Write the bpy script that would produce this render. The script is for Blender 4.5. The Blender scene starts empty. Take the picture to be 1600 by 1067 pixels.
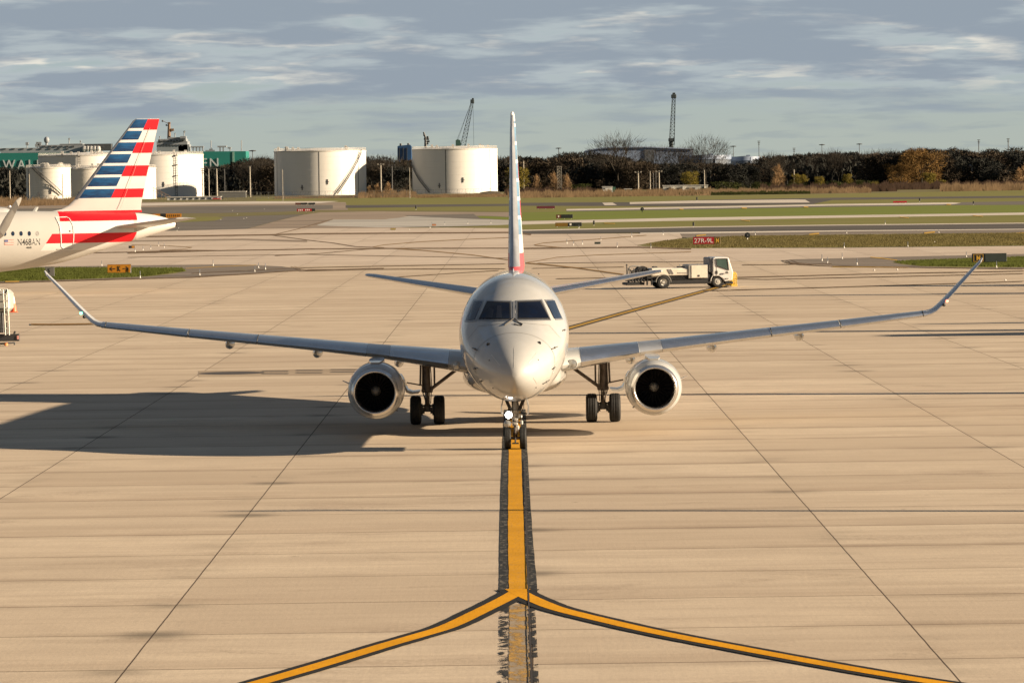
import bpy, math, random
import numpy as np
from mathutils import Vector, Matrix, geometry
R = math.radians
random.seed(7)
scene = bpy.context.scene
COL = scene.collection

# ------------------------------------------------------------------ camera
F = 6280.0; CX, CY = 800.0, 533.5; H = 7.3
ROLL = R(0.80)
YAW = -math.atan(9.61 / F); PITCH = math.atan(258.4 / F)
fwd = Vector((math.sin(YAW) * math.cos(PITCH), math.cos(YAW) * math.cos(PITCH), -math.sin(PITCH)))
r0 = Vector((math.cos(YAW), -math.sin(YAW), 0)); u0 = r0.cross(fwd)
RT = r0 * math.cos(ROLL) - u0 * math.sin(ROLL)
UP = u0 * math.cos(ROLL) + r0 * math.sin(ROLL)
cam_d = bpy.data.cameras.new('camera'); cam = bpy.data.objects.new('camera', cam_d); COL.objects.link(cam)
m = Matrix((RT, UP, -fwd)).transposed().to_4x4(); m.translation = (0, 0, H)
cam.matrix_world = m
cam_d.sensor_width = 36; cam_d.lens = 36 * F / 1600
cam_d.clip_start = 1; cam_d.clip_end = 20000
scene.camera = cam

# ------------------------------------------------------------------ light
SUN_EL = R(15.9); SUN_AZ = R(100.0)        # compass angle from +Y towards +X: from the right, a little behind the camera
sun_d = bpy.data.lights.new('sun', 'SUN'); sun_d.energy = 5.0; sun_d.angle = R(0.5); sun_d.color = (1.0, 0.80, 0.57)
sun = bpy.data.objects.new('sun', sun_d); COL.objects.link(sun)
sdir = Vector((math.sin(SUN_AZ) * math.cos(SUN_EL), math.cos(SUN_AZ) * math.cos(SUN_EL), math.sin(SUN_EL)))
sun.rotation_euler = sdir.to_track_quat('Z', 'Y').to_euler(); sun.location = (60, 60, 60)

scene.view_settings.view_transform = 'Standard'
scene.view_settings.look = 'None'
scene.view_settings.exposure = 1.40
scene.view_settings.gamma = 1.0

# ------------------------------------------------------------------ node helper
class N:
    def __init__(s, tree): s.t = tree; s.n = tree.nodes; s.l = tree.links
    def add(s, typ, **kw):
        nd = s.n.new(typ)
        for k, v in kw.items(): setattr(nd, k, v)
        return nd
    def put(s, sock, v):
        if isinstance(v, bpy.types.NodeSocket): s.l.new(v, sock)
        elif v is not None:
            if hasattr(sock.default_value, '__len__'):
                if not hasattr(v, '__len__'): v = (v,) * len(sock.default_value)
                v = tuple(v)
                if len(v) == 3 and len(sock.default_value) == 4: v = v + (1,)
            sock.default_value = v
    def m(s, op, a, b=None, c=None, clamp=False):
        nd = s.add('ShaderNodeMath', operation=op); nd.use_clamp = clamp
        for i, v in enumerate((a, b, c)):
            if v is not None: s.put(nd.inputs[i], v)
        return nd.outputs[0]
    def add_(s, a, b): return s.m('ADD', a, b)
    def sub(s, a, b): return s.m('SUBTRACT', a, b)
    def mul(s, a, b): return s.m('MULTIPLY', a, b)
    def gt(s, a, b): return s.m('GREATER_THAN', a, b)
    def lt(s, a, b): return s.m('LESS_THAN', a, b)
    def between(s, a, lo, hi): return s.mul(s.gt(a, lo), s.lt(a, hi))
    def sstep(s, v, lo, hi, o0=0., o1=1.):
        nd = s.add('ShaderNodeMapRange', interpolation_type='SMOOTHSTEP')
        for k, x in zip(('Value', 'From Min', 'From Max', 'To Min', 'To Max'), (v, lo, hi, o0, o1)): s.put(nd.inputs[k], x)
        return nd.outputs[0]
    def mix(s, f, a, b, blend='MIX'):
        nd = s.add('ShaderNodeMix', data_type='RGBA', blend_type=blend)
        s.put(nd.inputs[0], f); s.put(nd.inputs[6], a); s.put(nd.inputs[7], b)
        return nd.outputs[2]
    def xyz(s, v):
        nd = s.add('ShaderNodeSeparateXYZ'); s.l.new(v, nd.inputs[0]); return nd.outputs
    def vec(s, x, y, z):
        nd = s.add('ShaderNodeCombineXYZ')
        for i, v in enumerate((x, y, z)): s.put(nd.inputs[i], v)
        return nd.outputs[0]
    def noise(s, v, scale, detail=4, rough=.55, dist=0.):
        nd = s.add('ShaderNodeTexNoise'); s.put(nd.inputs['Vector'], v)
        s.put(nd.inputs['Scale'], scale); s.put(nd.inputs['Detail'], detail); s.put(nd.inputs['Roughness'], rough); s.put(nd.inputs['Distortion'], dist)
        return nd.outputs[0]
    def white(s, v):
        nd = s.add('ShaderNodeTexWhiteNoise', noise_dimensions='3D'); s.put(nd.inputs['Vector'], v); return nd.outputs[0]
    def scale(s, v, k):
        nd = s.add('ShaderNodeVectorMath', operation='MULTIPLY'); s.put(nd.inputs[0], v); s.put(nd.inputs[1], k); return nd.outputs[0]

# ------------------------------------------------------------------ world
world = bpy.data.worlds.new('World'); scene.world = world; world.use_nodes = True
w = N(world.node_tree); w.n.clear()
sky = w.add('ShaderNodeTexSky', sky_type='NISHITA'); sky.sun_disc = False
sky.sun_elevation = SUN_EL; sky.sun_rotation = SUN_AZ
sky.air_density = 1.0; sky.dust_density = 0.6; sky.ozone_density = 1.5
tc = w.add('ShaderNodeTexCoord'); d = w.xyz(tc.outputs['Generated'])
zc = w.m('MAXIMUM', d[2], 0.0)
den = w.add_(zc, 0.14)
px_, py_ = w.m('DIVIDE', d[0], den), w.m('DIVIDE', d[1], den)
pv = w.vec(px_, py_, 0.0)
n1 = w.noise(w.scale(pv, (.80, 1.0, 1.)), 4.8, 7, .55, .15)
n2 = w.noise(w.scale(pv, (.9, 1.0, 1.)), 9.0, 4, .50, .1)
n0 = w.noise(w.scale(pv, (0.5, .9, 1.)), 1.9, 3, .5)
dens = w.add_(w.add_(w.mul(n1, .62), w.mul(n2, .28)), w.mul(n0, .35))
cover = w.sstep(w.add_(zc, w.mul(w.sub(n1, .5), .03)), .011, .024)           # the sheet of cloud ends low over the horizon
hi = w.sstep(zc, .25, .6, 0., .07)
mask = w.mul(w.sstep(w.sub(dens, hi), .44, .56), cover)
bg = w.mix(1.0, sky.outputs[0], (0.05, 0.05, 0.05), 'MULTIPLY')
lowc = w.mix(w.sstep(zc, 0.0, .040), (.168, .186, .168), (.145, .180, .190))
bg = w.mix(w.sstep(zc, .03, .14, .97, 0.), bg, lowc)
thick = w.sstep(dens, .53, .66)
cl = w.mix(thick, (.175, .196, .205), (.112, .132, .156))
lit = w.mul(w.sstep(n2, .50, .64), w.sstep(dens, .70, .50))
cl = w.mix(w.mul(lit, .95), cl, (.36, .335, .285))
cl = w.mix(w.sstep(zc, .06, .30, 0., .78), cl, (.016, .020, .028))
bg = w.mix(w.mul(mask, .93), bg, cl)
streak = w.mul(w.sstep(n2, .50, .66), w.sub(1., cover))
bg = w.mix(w.mul(streak, .45), bg, (.12, .140, .148))
bn = w.add('ShaderNodeBackground'); w.l.new(bg, bn.inputs[0]); bn.inputs[1].default_value = 1.0
wo = w.add('ShaderNodeOutputWorld'); w.l.new(bn.outputs[0], wo.inputs[0])

# ------------------------------------------------------------------ pixel <-> place helpers (the photograph is 1600 x 1067)
def ray(px, py): return fwd + RT * ((px - CX) / F) + UP * ((CY - py) / F)
def G(px, py, z=0.0):
    d = ray(px, py); t = (z - H) / d.z
    return Vector((d.x * t, d.y * t, z))
def at(px, py, D):
    d = ray(px, py); t = D / d.y
    return Vector((d.x * t, D, H + d.z * t))

# ------------------------------------------------------------------ materials
def mat(name, col, rough=.6, metal=0., var=.12, scale=2., coat=0., bump=0., spec=.5, emit=None, stretch=(1, 1, 1), dirt=0., dirtcol=None, fine=0.):
    mt = bpy.data.materials.new(name); mt.use_nodes = True
    t = N(mt.node_tree); b = t.n['Principled BSDF']
    tc = t.add('ShaderNodeTexCoord').outputs['Object']
    v = t.scale(tc, stretch)
    n = t.noise(v, scale, 5, .6)
    c = t.mix(t.sstep(n, .3, .7), tuple(x * (1 - var) for x in col), tuple(min(1, x * (1 + var)) for x in col))
    if dirt:
        nd = t.noise(v, scale * 2.7, 6, .65)
        c = t.mix(t.mul(t.sstep(nd, .5, .72), dirt), c, dirtcol or tuple(x * .35 for x in col))
    t.l.new(c, b.inputs['Base Color'])
    b.inputs['Roughness'].default_value = rough; b.inputs['Metallic'].default_value = metal
    b.inputs['Specular IOR Level'].default_value = spec
    if coat: b.inputs['Coat Weight'].default_value = coat; b.inputs['Coat Roughness'].default_value = .06
    if bump:
        bp = t.add('ShaderNodeBump'); bp.inputs['Strength'].default_value = bump; bp.inputs['Distance'].default_value = .02
        t.l.new(t.noise(v, scale * 4, 4, .6), bp.inputs['Height']); t.l.new(bp.outputs[0], b.inputs['Normal'])
    if emit: b.inputs['Emission Color'].default_value = (*emit[0], 1); b.inputs['Emission Strength'].default_value = emit[1]
    return mt

# ------------------------------------------------------------------ mesh builder
class MB:
    def __init__(s): s.v = []; s.f = []; s.mi = []
    def add(s, vs, fs, mi=0):
        o = len(s.v); s.v += [tuple(p) for p in vs]; s.f += [tuple(i + o for i in f) for f in fs]; s.mi += [mi] * len(fs)
        return s
    def box(s, c, d, mi=0, rot=None, bev=0):
        hx, hy, hz = d[0] / 2, d[1] / 2, d[2] / 2
        if bev:
            b = min(bev, hx * .49, hy * .49, hz * .49); vs = []; 
            # chamfered box: 24 vertices
            idx = {}
            for sx in (-1, 1):
                for sy in (-1, 1):
                    for sz in (-1, 1):
                        for k, p in enumerate(((hx, hy - b, hz - b), (hx - b, hy, hz - b), (hx - b, hy - b, hz))):
                            idx[(sx, sy, sz, k)] = len(vs); vs.append((p[0] * sx, p[1] * sy, p[2] * sz))
            fs = []
            for sx in (-1, 1): fs.append([idx[(sx, a, b_, 0)] for a, b_ in ((-1, -1), (1, -1), (1, 1), (-1, 1))][::sx])
            for sy in (-1, 1): fs.append([idx[(a, sy, b_, 1)] for a, b_ in ((-1, -1), (1, -1), (1, 1), (-1, 1))][::-sy])
            for sz in (-1, 1): fs.append([idx[(a, b_, sz, 2)] for a, b_ in ((-1, -1), (1, -1), (1, 1), (-1, 1))][::sz])
            for sx in (-1, 1):
                for sy in (-1, 1):
                    fs.append([idx[(sx, sy, -1, 0)], idx[(sx, sy, 1, 0)], idx[(sx, sy, 1, 1)], idx[(sx, sy, -1, 1)]][::-1 * sx * sy])
                for sz in (-1, 1):
                    fs.append([idx[(sx, -1, sz, 0)], idx[(sx, 1, sz, 0)], idx[(sx, 1, sz, 2)], idx[(sx, -1, sz, 2)]][::sx * sz])
            for sy in (-1, 1):
                for sz in (-1, 1):
                    fs.append([idx[(-1, sy, sz, 1)], idx[(1, sy, sz, 1)], idx[(1, sy, sz, 2)], idx[(-1, sy, sz, 2)]][::-sy * sz])
            for sx in (-1, 1):
                for sy in (-1, 1):
                    for sz in (-1, 1): fs.append([idx[(sx, sy, sz, k)] for k in (0, 1, 2)][::sx * sy * sz])
        else:
            vs = [(x, y, z) for x in (-hx, hx) for y in (-hy, hy) for z in (-hz, hz)]
            fs = [(0, 1, 3, 2), (4, 6, 7, 5), (0, 4, 5, 1), (2, 3, 7, 6), (0, 2, 6, 4), (1, 5, 7, 3)]
        if rot is not None: vs = [rot @ Vector(p) for p in vs]
        return s.add([(p[0] + c[0], p[1] + c[1], p[2] + c[2]) for p in vs], fs, mi)
    def loop(s, rings, cap0=True, cap1=True, mi=0, closed=True):
        n = len(rings[0]); vs = [p for r in rings for p in r]; fs = []
        for i in range(len(rings) - 1):
            for j in range(n if closed else n - 1):
                k = (j + 1) % n
                fs.append((i * n + j, i * n + k, (i + 1) * n + k, (i + 1) * n + j))
        if cap0: fs.append(tuple(range(n))[::-1])
        if cap1: fs.append(tuple((len(rings) - 1) * n + j for j in range(n)))
        return s.add(vs, fs, mi)
    def tube(s, pts, r, n=8, mi=0):
        pts = [Vector(p) for p in pts]; rr = r if hasattr(r, '__len__') else [r] * len(pts)
        rings = []; a = None
        for i, p in enumerate(pts):
            d = (pts[min(i + 1, len(pts) - 1)] - pts[max(i - 1, 0)]).normalized()
            if a is None: a = d.orthogonal().normalized()
            a = (a - d * a.dot(d)).normalized(); b = d.cross(a)
            rings.append([p + (a * math.cos(6.28318 * k / n) + b * math.sin(6.28318 * k / n)) * rr[i] for k in range(n)])
        return s.loop(rings, mi=mi)
    def lathe(s, prof, c=(0, 0, 0), axis='z', n=24, mi=0, caps=False):
        rings = []
        for r, h in prof:
            ring = []
            for k in range(n):
                a = 6.2831853 * k / n; x, y = r * math.cos(a), r * math.sin(a)
                p = {'z': (x, y, h), 'y': (x, h, y), 'x': (h, x, y)}[axis]
                ring.append((p[0] + c[0], p[1] + c[1], p[2] + c[2]))
            rings.append(ring)
        return s.loop(rings, caps, caps, mi)
    def poly(s, pts, mi=0):
        tris = geometry.tessellate_polygon([[Vector(p) for p in pts]])
        return s.add(pts, tris, mi)
    def prism(s, pts, y0, y1, mi=0):
        """outline in x,z pushed from y0 to y1"""
        tris = geometry.tessellate_polygon([[Vector((p[0], p[1], 0)) for p in pts]]); n = len(pts)
        vs = [(p[0], y0, p[1]) for p in pts] + [(p[0], y1, p[1]) for p in pts]
        fs = [tuple(t) for t in tris] + [tuple(i + n for i in t)[::-1] for t in tris] + [(i, (i + 1) % n, n + (i + 1) % n, n + i) for i in range(n)]
        return s.add(vs, fs, mi)
    def obj(s, name, mats, parent=None, smooth=False, loc=None, angle=35, fix=True):
        me = bpy.data.meshes.new(name); me.from_pydata(s.v, [], s.f)
        for mm in (mats if isinstance(mats, (list, tuple)) else [mats]): me.materials.append(mm)
        me.polygons.foreach_set('material_index', s.mi)
        if fix:
            import bmesh
            bm = bmesh.new(); bm.from_mesh(me); bmesh.ops.recalc_face_normals(bm, faces=bm.faces); bm.to_mesh(me); bm.free()
        if smooth:
            me.polygons.foreach_set('use_smooth', [True] * len(me.polygons))
            me.set_sharp_from_angle(angle=R(angle))
        me.update()
        o = bpy.data.objects.new(name, me); COL.objects.link(o)
        if parent: o.parent = parent
        if loc is not None: o.location = loc
        return o

def tag(o, label=None, cat=None, group=None, kind=None):
    if label: o['label'] = label
    if cat: o['category'] = cat
    if group: o['group'] = group
    if kind: o['kind'] = kind
    return o
def thing(name, loc, label, cat, group=None, rz=0):
    o = bpy.data.objects.new(name, None); COL.objects.link(o); o.location = loc; o.rotation_euler = (0, 0, rz); o.empty_display_size = .2
    return tag(o, label, cat, group)
def copy_tree(o, parent=None):
    c = o.copy(); COL.objects.link(c)
    if parent: c.parent = parent
    for ch in o.children: copy_tree(ch, c)
    return c
def text(name, s, size, material, parent=None, loc=(0, 0, 0), rx=90, rz=0, width=None, ext=.01, bold=0.0, smooth=None):
    cu = bpy.data.curves.new(name, 'FONT'); cu.body = s; cu.size = size; cu.align_x = 'CENTER'; cu.align_y = 'CENTER'; cu.extrude = ext; cu.offset = bold
    tmp = bpy.data.objects.new('tmp', cu); COL.objects.link(tmp)
    bpy.context.view_layer.update()
    me = bpy.data.meshes.new_from_object(tmp.evaluated_get(bpy.context.evaluated_depsgraph_get())); bpy.data.objects.remove(tmp)
    me.name = name; me.materials.clear(); me.materials.append(material)
    xs = [v.co.x for v in me.vertices]; ys = [v.co.y for v in me.vertices]
    mx, my = (max(xs) + min(xs)) / 2, (max(ys) + min(ys)) / 2; k = width / (max(xs) - min(xs)) if width else 1; kh = size / (max(ys) - min(ys))
    for v in me.vertices: v.co.x = (v.co.x - mx) * k; v.co.y = (v.co.y - my) * kh
    o = bpy.data.objects.new(name, me); COL.objects.link(o); o.rotation_euler = (R(rx), 0, R(rz)); o.location = loc
    if parent: o.parent = parent
    return o
def pchip(xs, ys):
    xs = np.array(xs, float); ys = np.array(ys, float); h = np.diff(xs); dl = np.diff(ys) / h
    d = np.zeros(len(xs)); d[0] = dl[0]; d[-1] = dl[-1]
    for i in range(1, len(xs) - 1):
        if dl[i - 1] * dl[i] > 0:
            w1, w2 = 2 * h[i] + h[i - 1], h[i] + 2 * h[i - 1]; d[i] = (w1 + w2) / (w1 / dl[i - 1] + w2 / dl[i])
    def f(x):
        x = min(max(x, xs[0]), xs[-1]); i = min(max(int(np.searchsorted(xs, x)) - 1, 0), len(h) - 1); t = (x - xs[i]) / h[i]
        return float(ys[i] * (1 + 2 * t) * (1 - t) ** 2 + d[i] * h[i] * t * (1 - t) ** 2 + ys[i + 1] * t * t * (3 - 2 * t) + d[i + 1] * h[i] * t * t * (t - 1))
    return f
def cp(o, loc, s=1, rz=0, label=None, sz=None):
    c = copy_tree(o); c.location = loc; c.scale = (s, s, sz or s); c.rotation_euler = (0, 0, rz)
    if label: c['label'] = label
    return c
# ================================================================== GROUND
def concrete(name, base, joints=True, joint_dark=.75, row=4.57, phase=59.9, stain=.5, pale=None):
    mt = bpy.data.materials.new(name); mt.use_nodes = True; t = N(mt.node_tree); b = t.n['Principled BSDF']
    tc = t.add('ShaderNodeTexCoord').outputs['Object']; X, Y, Z = t.xyz(tc)
    wob = t.mul(t.sub(t.noise(tc, .5, 3), .5), .025)
    ux = t.m('DIVIDE', t.sub(t.add_(X, wob), .15), 6.1); uy = t.m('DIVIDE', t.sub(t.add_(Y, t.mul(wob, 1.6)), phase), row)
    ix, iy = t.m('ROUND', ux), t.m('ROUND', uy)
    dx = t.mul(t.m('ABSOLUTE', t.sub(ux, ix)), 6.1); dy = t.mul(t.m('ABSOLUTE', t.sub(uy, iy)), row)
    cell = t.white(t.vec(t.m('FLOOR', ux), t.m('FLOOR', uy), 0.))
    rowr = t.white(t.vec(iy, 3.3, t.m('FLOOR', ux)))
    rowg = t.white(t.vec(iy, 9.1, 0.))
    n_big = t.noise(tc, .06, 4, .6); n_mid = t.noise(tc, .55, 6, .62, .3); n_fine = t.noise(tc, 9., 5, .7)
    n_str = t.noise(t.scale(tc, (.22, 1.6, 1.)), 1.0, 6, .62, .25)          # streaks along the rows of slabs
    n_str2 = t.noise(t.scale(tc, (.05, .55, 1.)), 1.0, 5, .6, .2)
    grit = t.noise(tc, 38., 3, .7)
    groove = t.noise(t.scale(tc, (14., .35, 1.)), 1.0, 3, .6)
    c = t.mix(t.sstep(n_big, .3, .7), tuple(x * y for x, y in zip(base, (.90, .885, .88))), tuple(x * 1.07 for x in base))
    c = t.mix(t.sstep(n_mid, .40, .62, 0., .42), c, tuple(x * y for x, y in zip(base, (.78, .76, .76))))
    c = t.mix(t.sstep(n_str, .50, .74, 0., stain), c, tuple(x * y for x, y in zip(base, (.66, .63, .62))))
    c = t.mix(t.sstep(n_str, .50, .28, 0., .45), c, tuple(min(1, x * y) for x, y in zip(base, (1.12, 1.1, 1.06))))
    c = t.mix(t.sstep(n_str2, .48, .68, 0., stain * .95), c, tuple(x * y for x, y in zip(base, (.66, .63, .62))))
    c = t.mix(t.mul(cell, .60), c, tuple(x * y for x, y in zip(base, (.70, .66, .64))))
    c = t.mix(t.sstep(n_fine, .38, .68, 0., .34), c, tuple(x * .72 for x in base))
    patch_ = t.mul(t.sstep(t.noise(t.scale(tc, (.5, 1., 1.)), .35, 6, .62, .6), .57, .66), t.sstep(n_fine, .3, .6))
    c = t.mix(t.mul(patch_, .48), c, tuple(x * y for x, y in zip(base, (.50, .46, .45))))
    c = t.mix(t.sstep(grit, .40, .75, 0., .30), c, tuple(x * .6 for x in base))
    c = t.mix(t.sstep(groove, .45, .7, 0., .09), c, tuple(x * .68 for x in base))
    spots = t.sstep(t.noise(tc, 1.9, 3, .5), .72, .76)
    c = t.mix(t.mul(spots, .28), c, (.08, .065, .05))
    if joints:
        jn = t.sstep(t.noise(t.scale(tc, (.35, 1., 1.)), 1.1, 4), .32, .62)
        soft = t.mul(t.sstep(dy, .75, .0), t.mul(t.m('POWER', rowr, 1.3), jn))
        c = t.mix(t.mul(soft, .62), c, tuple(x * y for x, y in zip(base, (.42, .38, .36))))
        side = t.m('POWER', t.sub(1., t.sub(uy, t.m('FLOOR', uy))), 2.2); side2 = t.mul(side, t.mul(rowg, t.sstep(n_str, .30, .58)))
        c = t.mix(t.mul(side2, .55), c, tuple(x * y for x, y in zip(base, (.62, .56, .53))))
        thin = t.mul(t.sstep(dy, .065, .022), t.add_(.45, t.mul(rowg, .6)))
        c = t.mix(t.mul(thin, joint_dark), c, (.085, .055, .035))
        softx = t.mul(t.sstep(dx, 1.0, .0), t.sstep(t.noise(tc, .33, 5, .6), .50, .72))
        c = t.mix(t.mul(softx, .40), c, tuple(x * .42 for x in base))
        cross = t.mul(t.mul(t.sstep(dx, .9, .1), t.sstep(dy, .8, .05)), t.sstep(t.noise(tc, .21, 3), .5, .62))
        c = t.mix(t.mul(cross, .75), c, tuple(x * .28 for x in base))
        c = t.mix(t.mul(t.sstep(dx, .018, .008), .95), c, (.05, .032, .022))
    t.l.new(c, b.inputs['Base Color'])
    b.inputs['Roughness'].default_value = .9; b.inputs['Specular IOR Level'].default_value = .18
    bp = t.add('ShaderNodeBump'); bp.inputs['Strength'].default_value = .7; bp.inputs['Distance'].default_value = .012
    t.l.new(t.add_(t.mul(n_fine, .7), t.mul(groove, .12)), bp.inputs['Height']); t.l.new(bp.outputs[0], b.inputs['Normal'])
    return mt
def plain_ground(name, a, c2, scale=.05, str_=(.15, 1, 1), c3=None, rough=.95, fine=3.):
    mt = bpy.data.materials.new(name); mt.use_nodes = True; t = N(mt.node_tree); b = t.n['Principled BSDF']
    tc = t.add('ShaderNodeTexCoord').outputs['Object']; v = t.scale(tc, str_)
    c = t.mix(t.sstep(t.noise(v, scale, 6, .65), .35, .65), a, c2)
    c = t.mix(t.sstep(t.noise(v, scale * 2.6, 7, .7), .44, .62, 0., .85), c, c3 or tuple(x * .6 for x in a))
    c = t.mix(t.sstep(t.noise(tc, fine, 3, .7), .4, .7, 0., .3), c, tuple(x * .45 for x in c2))
    t.l.new(c, b.inputs['Base Color']); b.inputs['Roughness'].default_value = rough; b.inputs['Specular IOR Level'].default_value = .15
    return mt

M_apron = concrete('apron_concrete', (.60, .50, .375), stain=.55)
M_pale = concrete('pale_concrete', (.60, .51, .41), joint_dark=.35, row=9.1, stain=.32)
M_greyc = plain_ground('grey_concrete', (.40, .38, .34), (.46, .43, .38), .04)
M_brownc = plain_ground('brown_concrete', (.27, .215, .165), (.33, .265, .20), .03)
M_asph = plain_ground('old_asphalt', (.14, .125, .105), (.175, .155, .13), .05)
M_asphd = plain_ground('dark_asphalt', (.085, .078, .070), (.12, .105, .09), .04)
M_shoulder = plain_ground('shoulder_asphalt', (.19, .16, .13), (.24, .20, .16), .06)
M_grass = plain_ground('green_grass', (.155, .160, .034), (.195, .180, .050), .05, (.3, 1, 1), (.17, .145, .055))
M_grass2 = plain_ground('lush_grass', (.130, .175, .020), (.165, .190, .030), .05, (.3, 1, 1), (.14, .15, .035))
M_dry = plain_ground('dry_grass', (.17, .145, .055), (.125, .130, .036), .12, (.35, 1, 1), (.21, .17, .085), fine=1.2)
M_field = plain_ground('field_grass', (.12, .115, .04), (.16, .14, .055), .03, (.2, 1, 1), (.19, .155, .08))
M_white = plain_ground('bleached_concrete', (.56, .50, .42), (.62, .56, .48), .05)

def sheet(name, pts, z, material, kind='structure', **k):
    P = [G(*p) if len(p) == 2 else Vector(p) for p in pts]
    o = MB().poly([(p.x, p.y, z) for p in P]).obj(name, material, fix=False)
    me = o.data
    if me.polygons[0].normal.z < 0: me.flip_normals()
    return tag(o, kind=kind, **k)
# the land, one sheet out to the horizon
MB().poly([(-9000, -200, -.05), (9000, -200, -.05), (9000, 16000, -.05), (-9000, 16000, -.05)]).obj('ground', M_field, fix=False)['kind'] = 'structure'
E = 400                                    # how far sheets run on beyond the frame, in pixels
def ext(top, bot, z, name, material):     # band between two lines given at x = (a, b), run on beyond the frame
    return sheet(name, top + bot[::-1], z, material)
sheet('apron', [(-600, 375), (0, 365), (200, 362), (385, 362), (480, 361), (800, 360), (815, 369), (1062, 367), (1066, 372), (995, 384), (1080, 388.5), (1300, 388), (1600, 385), (2200, 377)] + [(80, 8, 0), (-80, 8, 0)], 0, M_apron)
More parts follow.
